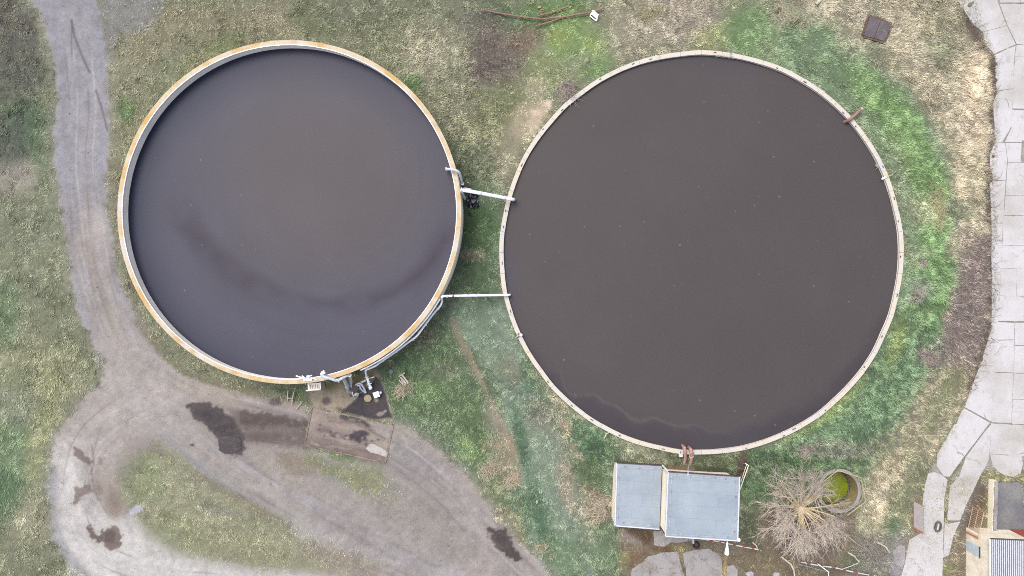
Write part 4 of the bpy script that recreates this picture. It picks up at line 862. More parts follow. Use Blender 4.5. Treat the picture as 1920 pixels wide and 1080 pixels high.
MB(q).tube([P(694, 725.5, .45), P(695, 728, .35)], .16, 12).build('end_cap', M_WHITE, gv_, True); MB(q).tube([P(677, 717, .6), P(686, 713, .6)], .1, 10).build('branch_pipe', M_GALV, gv_, True)
MB(q).bar(P(688, 711, .3), P(702, 706.5, .3), .06, .06).build('rail', M_WHITE, gv_)
q = P(588, 716, 2.4); pl = empty('access_platform', q, 'small grated access platform with white rails hung on the smaller tank', 'platform')
MB(q).box(P(589, 725, 1.9), 1.05, .62, .04, .04).build('grating', M_WALLC, pl)
for nm, a, b in (('rail', (574, 732.5, 2.3), (597, 729.5, 2.3)), ('rail', (600.5, 717, 2.3), (601, 728.5, 2.3)), ('rail', (580, 719, 2.2), (581, 731, 2.2)), ('rail', (572.5, 718, 2.2), (573, 721, 2.2)), ('leg', (580, 731.5, 1.9), (580, 731.5, 0)), ('leg', (599, 729.5, 1.9), (599, 729.5, 0))):
    MB(q).bar(P(*a), P(*b), .08 if nm == 'rail' and a[0] in (574, 600.5) else .05, .05).build(nm, M_WHITE if a[0] in (574, 600.5) else M_GALV, pl)
for i in range(6): MB(q).bar(P(582 + i * 3.2, 721, 2.13), P(582 + i * 3.2 + .6, 729, 2.13), .03, .03).build('grating_bar', M_DARK, pl)
q = P(577, 708, 3.55); lv = empty('level_gauge_arm', q, 'white metal gauge arm clamped across the smaller tank rim above the platform', 'gauge')
for nm, a, b, w in (('arm', (555, 704.5, 3.9), (570, 709.5, 3.8), .09), ('arm', (566, 704.5, 3.9), (572, 709, 3.8), .1), ('arm', (575, 707, 4.0), (585, 703.5, 4.0), .07), ('arm', (579, 706.5, 3.8), (594, 711.5, 3.7), .06)): MB(q).bar(P(*a), P(*b), w, .08).build(nm, M_WHITE, lv)
MB(q).tube([P(577, 706, 3.4), P(577, 706, 4.05)], .12, 10).build('sensor', M_GALV, lv, True); MB(q).box(P(577, 711, 3.56), .7, .3, .1, .05).build('clamp_plate', M_WHITE, lv, bevel=.02); MB(q).box(P(588, 717.5, 3.4), .6, .06, .16, .05).build('bracket', M_DARK, lv)
tag(MB().tube(bend([P(611, 713.5, 3.0), P(609.5, 719, 2.0), P(611, 725, .8), P(613, 728, .1)], 6, .4), .028, 6).build('hose', M_BLACK), 'thin black hose dangling from the tank rim onto the yellowed pad', 'hose')
q = P(690, 746.5, 0); mh = empty('manhole', q, 'round tan manhole lid with a dark ring on black wet concrete', 'manhole'); MB(q).lathe(q, [(.36, .0), (.36, .09), (.325, .09), (.325, .0)], 32).build('ring', M_BLACK, mh, True)
MB(q).lathe(q, [(.322, 0), (.322, .12), (.3, .135), (.001, .14)], 32).build('lid', weathered('tan_lid', alb(196, 182, 150), alb(160, 146, 112), 3, .8, .8), mh, True)
q = P(707.5, 738.5, 0); bx_ = empty('control_box', q, 'small square white box standing on black wet concrete near the manhole', 'box'); MB(q).box(q + Vector((0, 0, .22)), .44, .42, .44, .32).build('case', M_WHITE, bx_, bevel=.02); MB(q).box(q + Vector((0, 0, .455)), .5, .48, .03, .32).build('lid', M_WHITE, bx_)
MB(q).tube([q + Vector((.26, .1, .25)), q + Vector((.42, .16, .25))], .06, 10).build('outlet', M_GALV, bx_, True)
q = P(714.5, 735.5, 0); tag(MB(q).tube([q, q + Vector((0, 0, .3)), q + Vector((0, 0, .36))], [.1, .12, .05], 12).build('hydrant_cap', M_GALV, None, True), 'small grey round cap poking up just beside the white box', 'cap')
q = GP(734, 696); tag(MB(q).lathe(q, [(.2, 0), (.2, .26), (.17, .29), (.001, .29)], 24).build('drain_cover', weathered('grey_lid', alb(140, 150, 152), alb(110, 122, 118), 3, .6, .7)), 'round grey drain cover lying in the dark green grass', 'cover')
q = GP(757, 714); pa = empty('broken_pallet', q, 'broken grey wooden pallet lying in the grass near the pump', 'pallet')
for nm, a, b, w in (('edge_board', (748,706),(759,699), .1), ('edge_board', (754,703),(766,718.5), .13), ('slat', (751,707),(762,720), .14), ('slat', (753,713),(757,720), .1), ('slat', (748,712),(756,722), .1), ('edge_board', (756,722),(767,718), .08)):
    MB(q).bar(GP(*a, .2), GP(*b, .2), w, .05).build(nm, M_WOOD, pa)
MB(q).box(GP(757, 713, .1), .5, .55, .05, -.9).build('deck', weathered('dull_board', alb(128, 118, 114), alb(96, 88, 84), 3, .7, .9), pa)
q = GP(545, 745); tr = empty('wooden_trestle', q, 'small wooden trestle frame lying in grass beside the track', 'trestle')
for nm, a, b, w in (('leg', (540,732),(538.5,752), .07), ('leg', (551,735),(547,753), .07), ('leg', (549,750),(546,760), .05), ('crossbar', (540,746),(549,748), .06)): MB(q).bar(GP(*a, .25), GP(*b, .22), w, .05).build(nm, M_WOOD, tr)
tag(MB().bar(GP(567, 753, .2), GP(555, 767, .2), .06, .06).build('loose_batten', M_WOOD), 'single pale batten lying beside the small trestle', 'batten')
# brown lid and foil by the transfer pipe
q = P(873, 352, .0); e = empty('pit_cover', q, 'square brown lid standing against the smaller tank by the white pipes', 'lid'); MB(q).box(P(872, 351, .55), .78, .62, .06, -.12).build('plate', M_DARK, e, bevel=.01); MB(q).box(P(872, 351, .27), .7, .55, .5, -.12).build('box', M_WALLC, e); MB(q).tube([P(875, 343.5, .66), P(879, 342, .66)], .03, 6).build('handle', M_LOG, e)
q = GP(884, 378); fb = MB(q); n = 15; grid = {}
for i in range(n):
    for j in range(n): grid[i, j] = GP(873 + i * 1.75 + random.uniform(-.6, .6), 363 + j * 1.95 + random.uniform(-.6, .6), 0) + Vector((0, 0, .1 + abs(random.gauss(0, .17))))
fb.add([grid[i, j] for i in range(n) for j in range(n)], [(i * n + j, (i + 1) * n + j, (i + 1) * n + j + 1, i * n + j + 1) for i in range(n - 1) for j in range(n - 1) if math.hypot((i - 7.5) / 7.5, (j - 6.5) / 8) < 1.02 + random.uniform(-.15, .1)])
mf, t, b = nodes_of('black_foil'); t.links.new(ramp(t, nz(t, 2.2, 3), .52, .6, (*alb(48, 46, 52), 1), (*alb(190, 194, 212), 1)), b.inputs['Base Color']); b.inputs['Roughness'].default_value = .25
tag(fb.build('foil_sheet', mf), 'crumpled black and silver foil sheeting heaped beside the smaller tank', 'sheeting')

# ------------------------------------------------------------------ scrap at the top of the meadow
for pp, r, lab in (([(905,19),(935,24),(953,28),(985,33),(1020,36)], .085, 'long bent rusty pipe at the left end of the scrap heap'), ([(1012,36.5),(1060,31),(1110,23),(1120,20),(1132,14)], .09, 'longest straight rusty pipe running under the white frame'), ([(1004,49),(1035,40),(1060,30)], .075, 'short rusty pipe slanting lowest below the long one'), ([(1008,30),(1038,22),(1066,12)], .075, 'short rusty pipe slanting above the long one'), ([(1016,24),(1024,29),(1032,33)], .03, 'thin pale rusty rod lying across the scrap pipes')):
    tag(MB().tube([GP(u, v, .3) + Vector((0, 0, random.uniform(-.05, .08))) for u, v in pp], r * .82, 10).build('scrap_pipe', M_RUST, None, True), lab, 'pipe', 'rusty scrap pipes in the meadow')
q = GP(1114, 29); wf = empty('plastic_frame', q, 'white plastic frame with one bar lying at the end of the scrap pipes', 'frame'); cs = [GP(1110,20.5,.4), GP(1120.5,30,.4), GP(1118,39.5,.2), GP(1106.5,30,.2)]
for i, w in enumerate((.26, .09, .09, .08)): MB(q).bar(cs[i], cs[(i + 1) % 4], w, .06).build('frame_bar', M_WHITE, wf)
MB(q).bar(cs[0].lerp(cs[3], .45), cs[1].lerp(cs[2], .45), .12, .05).build('crossbar', M_WHITE, wf); MB(q).box(GP(1115, 34, .2), .2, .2, .1, .7).build('dark_panel', M_DARK, wf)
tag(MB().box(GP(1011, 14, .15), .26, .16, .16, .2).build('brick', M_ORANGE, bevel=.02), 'single orange brick lying in green grass above the scrap pipes', 'brick')
q = GP(1643, 53); mc = empty('hatch_cover', q, 'square dark hatch of two weathered plates set in the straw coloured grass', 'hatch'); hc = [GP(1631,30,.18), GP(1672,46,.18), GP(1658,77,.18), GP(1620,66,.18)]
mid0, mid1 = hc[0].lerp(hc[1], .5), hc[3].lerp(hc[2], .5); M_HATCH = weathered('hatch_plate', alb(112, 103, 108), alb(140, 130, 130), 1.5, .7, .8)
for a, b_, c_, d_ in ((hc[0], mid0.lerp(hc[0], .02), mid1.lerp(hc[3], .02), hc[3]), (mid0.lerp(hc[1], .02), hc[1], hc[2], mid1.lerp(hc[2], .02))):
    z_ = a.z; MB(q).prism([(p.x, p.y) for p in (a, b_, c_, d_)], z_ - .08, z_ + random.uniform(-.01, .02)).build('plate', M_HATCH, mc)
for i in range(4): 
    a, b_ = hc[i], hc[(i + 1) % 4]; o_ = (a + b_) / 2 - (hc[0] + hc[2]) / 2; o_.z = 0; o_ = o_.normalized() * .1; MB(q).bar(a + o_ - Vector((0, 0, .12)), b_ + o_ - Vector((0, 0, .12)), .16, .16).build('brick_edge', weathered('brick_edging', alb(128, 96, 84), alb(90, 76, 66), 5, .8, .9), mc)
tag(MB().tube([GP(1530, 8, .25), GP(1541, -2, .35)], .13, 8).build('log', M_LOG, None, True), 'short pale log at the top edge above the green bank', 'log', 'cut logs and poles')

# ------------------------------------------------------------------ pump house
def roofmat():
    m, t, b = nodes_of('roofing_felt'); g = t.nodes.new('ShaderNodeNewGeometry'); mp = t.nodes.new('ShaderNodeMapping'); mp.inputs['Rotation'].default_value = (0, 0, math.radians(4)); t.links.new(g.outputs['Position'], mp.inputs['Vector'])
    br = t.nodes.new('ShaderNodeTexBrick'); t.links.new(mp.outputs[0], br.inputs['Vector']); br.inputs['Scale'].default_value = 1; br.inputs['Brick Width'].default_value = 3.2; br.inputs['Row Height'].default_value = 1.02; br.inputs['Mortar Size'].default_value = .012; br.inputs['Mortar Smooth'].default_value = .3
    br.inputs['Color1'].default_value = (*alb(178, 189, 200), 1); br.inputs['Color2'].default_value = (*alb(183, 194, 205), 1); br.inputs['Mortar'].default_value = (*alb(160, 171, 182), 1)
    col = mixcol(t, 1.0, br.outputs['Color'], ramp(t, nz(t, .45, 6, .7), .3, .7, (.80, .83, .86, 1), (1.10, 1.10, 1.09, 1)), 'MULTIPLY'); col = mixcol(t, 1.0, col, ramp(t, nz(t, 14, 3), .3, .7, (.92,) * 3 + (1,), (1.06,) * 3 + (1,)), 'MULTIPLY')
    t.links.new(col, b.inputs['Base Color']); b.inputs['Roughness'].default_value = .7; return m
M_ROOF = roofmat()
pc = (LOW[3] + LOW[0]) / 2; ph = empty('pump_house', (pc.x, pc.y, 0), 'flat roofed cream pump house with two grey roofs at different heights beside the larger tank', 'building'); PO = (pc.x, pc.y, 0)
def shrink(pts, d):
    c = sum((Vector((p.x, p.y, 0)) for p in pts), Vector()) / 4; return [Vector((p.x, p.y, 0)) + (c - Vector((p.x, p.y, 0))).normalized() * d for p in pts]
xy = lambda pts: [(p.x, p.y) for p in pts]
LWALL = [P(1156, 866, 2.1), P(1241.5, 871, 2.1), P(1236, 992, 2.1), P(1151.5, 986, 2.1)]
wl = shrink(LWALL, .12); wl[1] = Vector((LOW[1].x - .05, wl[1].y, 0)); wl[2] = Vector((LOW[2].x - .05, wl[2].y, 0))
wl[0].y -= .3; wl[1].y -= .3; hwl = shrink(HIGH, .10); hwl[0].y -= .42; hwl[1].y -= .42
MB(PO).prism(xy(wl), -.3, 1.95).build('wall', M_CREAM, ph); MB(PO).prism(xy(hwl), -.3, 4.13).build('wall', M_CREAM, ph)
for pts, z in ((LOW, 2.1), (HIGH, 4.3)):
    lo = z < 3; rp = list(pts)
    if lo: rp[1] = Vector((HIGH[0].x - .02, pts[1].y, 0)); rp[2] = Vector((HIGH[3].x - .02, pts[2].y, 0))
    rf = MB(PO).prism(xy(rp), z - .15, z).build('roof', M_ROOF, ph)
    for i in range(4):
        if lo and i == 1: continue
        a, b_ = Vector((rp[i].x, rp[i].y, z - .04)), Vector((rp[(i + 1) % 4].x, rp[(i + 1) % 4].y, z - .04)); MB(PO).bar(a, b_, .10, .14).build('edge_trim', M_GALV if i != 0 else M_DARK, rf)
    c4 = shrink(rp, .35); ks = {0: (.14, .5, .9), 2: (.12, .5, .85), 3: (.08, .25, .5, .8)} if lo else {0: (.08, .3, .5, .68, .84), 1: (.05, .3, .6, .9), 2: (.1, .32, .55, .86), 3: (.1, .3, .5, .72, .93)}
    for i, fr in ks.items():
        for f in fr:
            p = c4[i].lerp(c4[(i + 1) % 4], f); MB(PO).box((p.x, p.y, z + .05), .10, .10, .08, .1).build('conductor_clip', M_CONC2, rf)
    ring = [Vector((p.x, p.y, z + .12)) for p in c4]; MB(PO).tube((ring + ring[:1]) if not lo else [ring[2], ring[3], ring[0], ring[1]], .012, 5).build('lightning_conductor', M_GALV, rf)
a = Vector((LOW[1].x, LOW[1].y, 2.2)); b_ = Vector((HIGH[0].x, HIGH[0].y, 4.3)); MB(PO).bar(P(1242, 872.5, 2.25), P(1253, 884, 4.25), .09, .09).build('corner_trim', M_WHITE, ph)
MB(PO).tube([P(1290.5, 873, 2.6), P(1290, 884, 4.3), P(1290, 892.5, 4.36)], .04, 6).build('vent_rod', M_GALV, ph)
MB(PO).tube([P(1385, 1012, 4.35), P(1385.5, 1013, 4.2)], .13, 10).build('corner_pot', M_WHITE, ph)
st = [P(1299.5, 1009, 3.9), P(1300, 1018, 3.2)]; MB(PO).tube(st, .09, 8).build('downpipe', M_GALV, ph, True)
np_ = [P(1255, 884, 1.0), P(1384, 894, 1.0)]
q = P(1363, 1014, 3.9); wlp = empty('wall_lamp', q, 'white street lamp on an arm reaching out from the pump house wall', 'lamp')
MB(q).tube([P(1364, 1011, 4.0), P(1363.5, 1018, 4.3), P(1363, 1026, 4.4)], .045, 8).build('arm', M_GALV, wlp, True)
MB(q).tube([P(1363.6, 1017, 4.3), P(1363.3, 1026, 4.4), P(1363, 1033, 4.4), P(1362.5, 1039, 4.35), P(1362.3, 1040.5, 4.32)], [.06, .10, .16, .18, .05], 14).build('lamp_head', M_WHITE, wlp, True)
q = P(1305, 1021, 0); ty = empty('car_tyre', q, 'old black car tyre lying by the pump house wall', 'tyre')
MB(q + Vector((0, 0, .0))).lathe(q, [(.19, .06), (.24, .01), (.3, .03), (.325, .1), (.3, .19), (.24, .21), (.19, .16)], 32).build('casing', M_BLACK, ty, True); MB(q).lathe(q, [(.192, .03), (.16, .08), (.02, .08), (.001, .08)], 20).build('inner_disc', M_DARK, ty, True)
# steps up to the tank and their handrail
q = GP(1389, 886); sp = empty('steps', q, 'worn grey steps climbing from the pump house to the larger tank', 'steps')
for i in range(5):
    p = P(1389.5 - i * .5, 868 + i * 5.4, 1.5 - i * .22); MB(q).box(p - Vector((0, 0, .1)), .78, .2, .16, random.uniform(-.06, .06)).build('tread', weathered('worn_tread_%d' % i, alb(150, 138, 126), alb(96, 84, 74), 4, .8, .9) if i == 0 else bpy.data.materials['worn_tread_0'], sp, bevel=.02)
q = P(1400, 870, 1.4); hr = empty('handrail', q, 'cream metal handrail sloping beside the worn steps', 'handrail')
ra = [P(1397.5, 869, 2.2), P(1403.5, 872.5, 2.5), P(1388, 917, 1.3)]; MB(q).tube(ra, .04, 8).build('top_rail', M_CREAM, hr, True); MB(q).tube([P(1400, 871, 1.9), P(1389, 904, .9)], .03, 8).build('mid_rail', M_CREAM, hr, True)
for a, b_ in (((1397.5, 869, 2.2), (1397.5, 869.5, 1.3)), ((1403.5, 872.5, 2.5), (1399.5, 870.5, 1.2)), ((1395, 896, 1.8), (1391, 894, .4))): MB(q).tube([P(*a), P(*b_)], .035, 8).build('post', M_CREAM, hr, True)

# ------------------------------------------------------------------ barrier tape, logs, rails along the bottom
mt_, t, b = nodes_of('barrier_stripes'); at = t.nodes.new('ShaderNodeAttribute'); at.attribute_name = 'Col'; t.links.new(at.outputs['Color'], b.inputs['Base Color']); b.inputs['Roughness'].default_value = .5
def tape(pts, lab):
    pts = smooth_line([tuple(p) for p in pts], 10); vs = []; fs = []; cs = []; acc = 0
    for i in range(len(pts) - 1):
        a, b_ = Vector(pts[i]), Vector(pts[i + 1]); d = (b_ - a).normalized(); s_ = Vector((-d.y, d.x, 0)) * .045; tw = Vector((0, 0, .03 * math.sin(i * .6))); n0 = len(vs)
        vs += [a - s_, a + s_ + tw, b_ + s_ + tw, b_ - s_]; fs.append((n0, n0 + 1, n0 + 2, n0 + 3)); cs += [lin((196, 66, 70)) / K if (i // 2) % 3 == 0 else lin((240, 236, 236)) / K] * 4
    me = bpy.data.meshes.new('barrier_tape'); me.from_pydata(vs, [], fs); me.update(); set_col(me, np.array(cs)); return tag(obj('barrier_tape', me, mt_), lab, 'tape', 'red and white barrier tapes')
tape([P(1309, 1010, 1.0), P(1344, 1015, .8), P(1363, 1019, .75), P(1392, 1025, .7), P(1419, 1030, .9), P(1430, 1034, .5)], 'red and white tape stretched from the pump house past the white lamp')
tape([P(1498, 1053, .7), P(1527, 1059, .6), P(1567, 1065, .75), P(1600, 1072.5, .6), P(1645, 1081, .7)], 'red and white tape sagging through scrub below the bare tree')
for pp, r, lab, nm in (([(1465,1044),(1483,1058),(1488,1068),(1490,1080)], .075, 'pale log bent like an elbow in scrub under the bare tree', 'log'), ([(1590,1036),(1602,1043),(1611,1054)], .07, 'pale log meeting a thin pole in scrub below the well', 'log'), ([(1611,1055),(1594,1062),(1578,1067.5),(1568,1064)], .04, 'thin pale pole running off the log below the well', 'pole'), ([(1643,1016),(1660,1025),(1668,1036)], .08, 'short pale log lying alone nearest the concrete road', 'log'), ([(1411,1017),(1418,1023),(1421,1031)], .06, 'short pinkish post holding the end of the tape', 'post'), ([(1133,822),(1137,814),(1146,808)], .05, 'pale forked stick leaning on the south west rim of the larger tank', 'stick')):
    tag(MB().tube([GP(u, v, .2) for u, v in pp], [r] + [r * 1.05] * (len(pp) - 2) + [r * .85], 8).build(nm, M_LOG, None, True), lab, nm, 'cut logs and poles')
q = P(1553, 1072, .8); e = empty('bent_rail', q, 'bent white metal rail standing in scrub at the bottom edge', 'rail'); MB(q).tube([P(1533, 1057, .9), P(1553, 1072, .9)], .035, 8).build('top_bar', M_WHITE, e, True); MB(q).tube([P(1553, 1072, .9), P(1554.5, 1087, .9)], .035, 8).build('side_bar', M_WHITE, e, True); MB(q).tube([P(1553, 1072, .9), P(1545, 1066, .0)], .035, 8).build('post', M_WHITE, e, True)
tag(MB().tube([GP(1494, 1057, .12), GP(1525, 1065, .12), GP(1540, 1069, .12), GP(1555, 1073, .12)], .05, 8).build('hose', weathered('green_hose', alb(150, 172, 158), alb(130, 146, 134), 3, .5, .6), None, True), 'pale green hose lying beneath the sagging barrier tape', 'hose')
M_STONE = weathered('pale_stone', alb(206, 202, 204), alb(160, 154, 150), 4, .7, .9)
def stone(u, v, sx, sy, h_, lab):
    q = GP(u, v); bm = bmesh.new(); bmesh.ops.create_icosphere(bm, subdivisions=2, radius=1)
    for w in bm.verts: w.co = Vector((w.co.x * sx, w.co.y * sy, w.co.z * h_)) * random.uniform(.8, 1.15)
    me = bpy.data.meshes.new('stone'); bm.to_mesh(me); bm.free(); o = obj('stone', me, M_STONE); o.location = q + Vector((0, 0, h_ * .3)); tag(o, lab, 'stone', 'loose pale stones')
for s_ in ((1406, 1076, .4, .3, .2, 'biggest pale stone lump at the bottom edge right of the forecourt slabs'), (1455, 1077, .35, .22, .15, 'grey flat stone lump at the bottom edge left of the elbow log'), (1007, 941, .14, .18, .12, 'white stone in the dark grass strip halfway down the slope'), (882, 870, .07, .16, .1, 'small upright white stone where the grass meets the dirt track'), (1272, 1050, .1, .08, .06, 'tiny white stone in the joint between two forecourt slabs'), (1354, 1080, .12, .16, .1, 'small white stone at the bottom edge by the forecourt corner'), (1139, 938, .14, .2, .12, 'buff stone lying against the pump house west wall'), (313, 830, .06, .05, .05, 'tiny white stone on the tip of the grass island'), (173, 158, .06, .05, .04, 'tiny white stone on the narrow dirt track at upper left')): stone(*s_)

q = GP(432, 834); bm = bmesh.new(); bmesh.ops.create_icosphere(bm, subdivisions=4, radius=1)
for w in bm.verts:
    k_ = 1 + .10 * math.sin(w.co.x * 3 + 1) * math.cos(w.co.y * 4) + random.uniform(-.07, .07); w.co = Vector((w.co.x * 1.05 * k_, w.co.y * .8 * k_, max(w.co.z, -.1) * .14 * k_))
me = bpy.data.meshes.new('spoil_heap'); bm.to_mesh(me); bm.free(); oo = obj('spoil_heap', me, weathered('black_sludge', alb(84, 77, 79), alb(112, 102, 100), 2.5, .8, .8, grain=14)); oo.location = q; tag(oo, 'low heap of black sludge at the end of the dark stain on the track', 'heap')

# ------------------------------------------------------------------ well with green water and its railing
wl_ = empty('round_well', (WL.x, WL.y, 0), 'round stone walled well with green algae water beside the bare tree', 'well'); wb = MB((WL.x, WL.y, 0))
wb.lathe(WL, [(WRO, -.4), (WRO, .35), (WRI, .35), (WRI, .22)], 64).build('rim', M_CONC2, wl_, True)
MB((WL.x, WL.y, 0)).lathe(WL, [(WRI - .002, .24), (WRI - .03, -.5), (WRI - .05, -2.1)], 64).build('inner_wall', weathered('mossy_wall', alb(196, 178, 120), alb(150, 140, 96), 2, .7, .9), wl_, True)
MB((WL.x, WL.y, 0)).lathe(WL, [(WRI - .04, -.92), (WRI - .10, -.97), (WRI - .2, -1.17)], 64, rnd=[random.uniform(-.06, .05) for _ in range(64)]).build('crust', weathered('crust', alb(150, 142, 136), alb(56, 52, 50), 9, 1, .9, p=(.42, .58)), wl_)
gm, t, b = nodes_of('algae_water'); t.links.new(ramp(t, nz(t, 2.5, 4), .35, .7, (*alb(122, 132, 18, 1.6), 1), (*alb(98, 110, 14, 1.6), 1)), b.inputs['Base Color']); b.inputs['Roughness'].default_value = .3
wo = MB().lathe((WL.x, WL.y), [(WRI, -1.1), (.001, -1.1)], 64).build('water', gm); struct(wo); wo['label'] = 'bright green algae water inside the round well'
q = P(1573, 920, 1.0); fe = empty('well_railing', q, 'thin cream pipe railing set in a polygon round the well', 'railing'); top = [P(1589.4, 966, 1.1), P(1623.6, 940, 1.1), P(1614, 896, 1.1), P(1571, 882, 1.1), P(1536.5, 909, 1.1), P(1540, 937, 1.1)]
M_RAIL = weathered('cream_rail', alb(226, 208, 172), alb(188, 160, 128), 3, .7, .6)
for zz, nm in ((0, 'top_rail'), (-.5, 'mid_rail')): MB(q).tube([p + Vector((0, 0, zz)) for p in top], .04 if zz == 0 else .028, 8).build(nm, M_RAIL, fe)
for p in top: MB(q).tube([p, Vector((p.x, p.y, -.05))], .035, 8).build('post', M_RAIL, fe)

# ------------------------------------------------------------------ bare tree
TB = P(1499, 952, 0.6); tree = empty('bare_tree', (TB.x, TB.y, 0), 'large leafless pollarded tree with yellowish limbs fanning out beside the well', 'tree')
M_BARK = weathered('yellow_bark', alb(228, 208, 166, 1.7), alb(200, 182, 142, 1.7), 3, .5, .85); M_BARK2 = weathered('pink_twigs', alb(202, 188, 174, 1.4), alb(172, 158, 146, 1.4), 3, .6, .9)
MB((TB.x, TB.y, 0)).tube([(TB.x, TB.y, -.1), (TB.x + .02, TB.y, .3), (TB.x, TB.y - .02, .75), (TB.x, TB.y, 1.0)], [.5, .4, .42, .3], 12).build('trunk', M_BARK, tree, True)
tw = MB((TB.x, TB.y, 0)); R2 = random.Random(11)
def grow(p, d, L, r, depth, lean):
    n = 4; pts = [p]; rs = [r]; dd = d.copy()
    for i in range(n):
        dd = (dd + Vector((R2.gauss(0, .09), R2.gauss(0, .09), R2.gauss(0, .06) + lean))).normalized(); pts.append(pts[-1] + dd * L / n); rs.append(r * (1 - .78 * (i + 1) / n))
    return pts, rs, dd
def twigs(pts, rs, count, L, depth):
    for _ in range(count):
        f = R2.uniform(.34, 1.0) ** .75 * (len(pts) - 1.001); i = int(f); p = pts[i].lerp(pts[i + 1], f - i); d0 = (pts[i + 1] - pts[i]).normalized()
        d = (d0 + Vector((R2.gauss(0, .55), R2.gauss(0, .55), R2.gauss(0, .4)))).normalized(); l = L * R2.uniform(.4, 1.25); q, r_, e_ = grow(p, d, l, .008 if depth else .016, depth, .0)
        tw.tube([q[0], q[2], q[4]], [r_[0], r_[0] * .8, r_[0] * .45], 3, cap=False)
        if depth == 0: twigs(q, r_, 8, L * .6, 1)
NL = 48
for k in range(NL):
    az = 2 * PI * k / NL + R2.uniform(-.16, .16); el = math.radians(R2.choice((12, 20, 30, 42, 58)) + R2.uniform(-6, 6)); d = Vector((math.cos(az) * math.cos(el), math.sin(az) * math.cos(el), math.sin(el)))
    d = (d + Vector((-.02, .0, 0))).normalized(); ne = abs((math.degrees(az) - 40 + 180) % 360 - 180) < 42; L = R2.uniform(2.2, 3.3) * (.9 if ne else 1.0); pts, rs, _ = grow(Vector((TB.x + .25 * math.cos(az), TB.y + .25 * math.sin(az), .85 + R2.uniform(-.1, .2))), d, L, R2.uniform(.045, .085), 0, R2.uniform(-.02, .05))
    MB((TB.x, TB.y, 0)).tube(pts, rs, 6).build('limb', M_BARK, tree, True); twigs(pts, rs, 6 if ne else 12, 1.25, 0)
tw.build('crown', M_BARK2, tree)

# ------------------------------------------------------------------ dry shrubs, one by one
def shrub(name, u, v, rad, hgt, n, mat, lab, bias=(0, 0), cat='shrub'):
    q = GP(u, v); sb = MB(q)
    w0 = R2.uniform(0, 2 * PI); n = int(n * 1.5); lob = [(R2.gauss(0, rad * .35), R2.gauss(0, rad * .35), R2.uniform(0, 2 * PI)) for _ in range(5)]
    for _ in range(n):
        lb = R2.choice(lob); a = R2.gauss(w0 * .5 + lb[2] * .5, 1.1); L = .8 * rad * R2.uniform(.5, 1.1); b0 = q + Vector((lb[0] + R2.gauss(0, rad * .2), lb[1] + R2.gauss(0, rad * .2), 0)); d = Vector((math.cos(a) + bias[0], math.sin(a) + bias[1], 0)); m1 = b0 + d * L * .5 + Vector((R2.gauss(0, .04), R2.gauss(0, .04), hgt * R2.uniform(.5, 1))); e1 = b0 + d * L + Vector((R2.gauss(0, .08), R2.gauss(0, .08), hgt * R2.uniform(.1, 1)))
        r = R2.uniform(.006, .012); sb.tube([b0, m1, e1], [r * 1.2, r, r * .4], 3, cap=False)
    tag(sb.build(name, mat), lab, cat, 'dry shrubs and tufts')
M_STRAW = weathered('straw_stems', alb(206, 192, 168, 1.6), alb(170, 156, 134, 1.6), 4, .6, .9); M_STRAW2 = weathered('yellow_stems', alb(200, 192, 150, 1.7), alb(164, 158, 116, 1.7), 4, .6, .9); M_TWIGB = weathered('brown_stems', alb(176, 162, 152, 1.4), alb(140, 126, 118, 1.4), 4, .7, .9)
for s_ in (('dry_shrub', 1474, 34, 1.5, .8, 240, M_STRAW, 'round pale dry shrub in the green grass north of the larger tank', (.1, -.2)), ('dry_shrub', 1758, 380, 1.2, .6, 150, M_STRAW2, 'yellowish dry tussock on the green bank east of the larger tank', (-.3, -.1)), ('dry_shrub', 1760, 412, 1.1, .5, 110, M_STRAW2, 'smaller faded tussock just south of the yellowish one on the east bank', (-.3, .2)),
           ('dry_shrub', 1124, 955, 1.3, .6, 150, M_STRAW, 'pale brown dry shrub against the west wall of the pump house', (-.3, .1)), ('dry_shrub', 1062, 168, 1.0, .5, 150, M_TWIGB, 'brown twiggy shrub hugging the north west rim of the larger tank', (0, 0)), ('dry_shrub', 1017, 1026, .8, .4, 80, M_STRAW, 'small straw tuft on the slope near the dirt track edge', (0, -.3)),
           ('dry_shrub', 925, 877, .9, .3, 110, M_STRAW, 'upper of two low straw mounds on the slope by the track', (0, 0)), ('dry_shrub', 962, 897, .9, .3, 110, M_STRAW, 'lower of two low straw mounds on the slope by the track', (0, 0)), ('dry_shrub', 757, 733, 1.0, .5, 130, M_STRAW, 'straw coloured twiggy bush just below the broken pallet', (0, -.2)),
           ('dry_shrub', 1718, 548, .9, .35, 90, M_WOOD, 'faint grey bramble flattened in the dark green bank', (0, 0)), ('dry_shrub', 1508, 843, 1.0, .35, 110, M_TWIGB, 'low brown bramble patch in grass south east of the larger tank', (0, 0)), ('dry_shrub', 1725, 490, .6, .3, 50, M_TWIGB, 'tiny brown weed clump in the green bank above the grey bramble', (0, 0)),
           ('dry_shrub', 1640, 1050, 1.4, .5, 220, M_WOOD, 'grey windswept dry grass clump beside the concrete road', (-.3, .4)), ('dry_shrub', 1222, 22, 1.0, .5, 110, M_STRAW2, 'yellowish tuft in dry grass right of the white frame', (-.2, -.2)), ('dry_shrub', 1745, 665, .9, .5, 150, M_TWIGB, 'round purple brown bramble at the lower end of the roadside brush', (0, 0))): shrub(*s_)

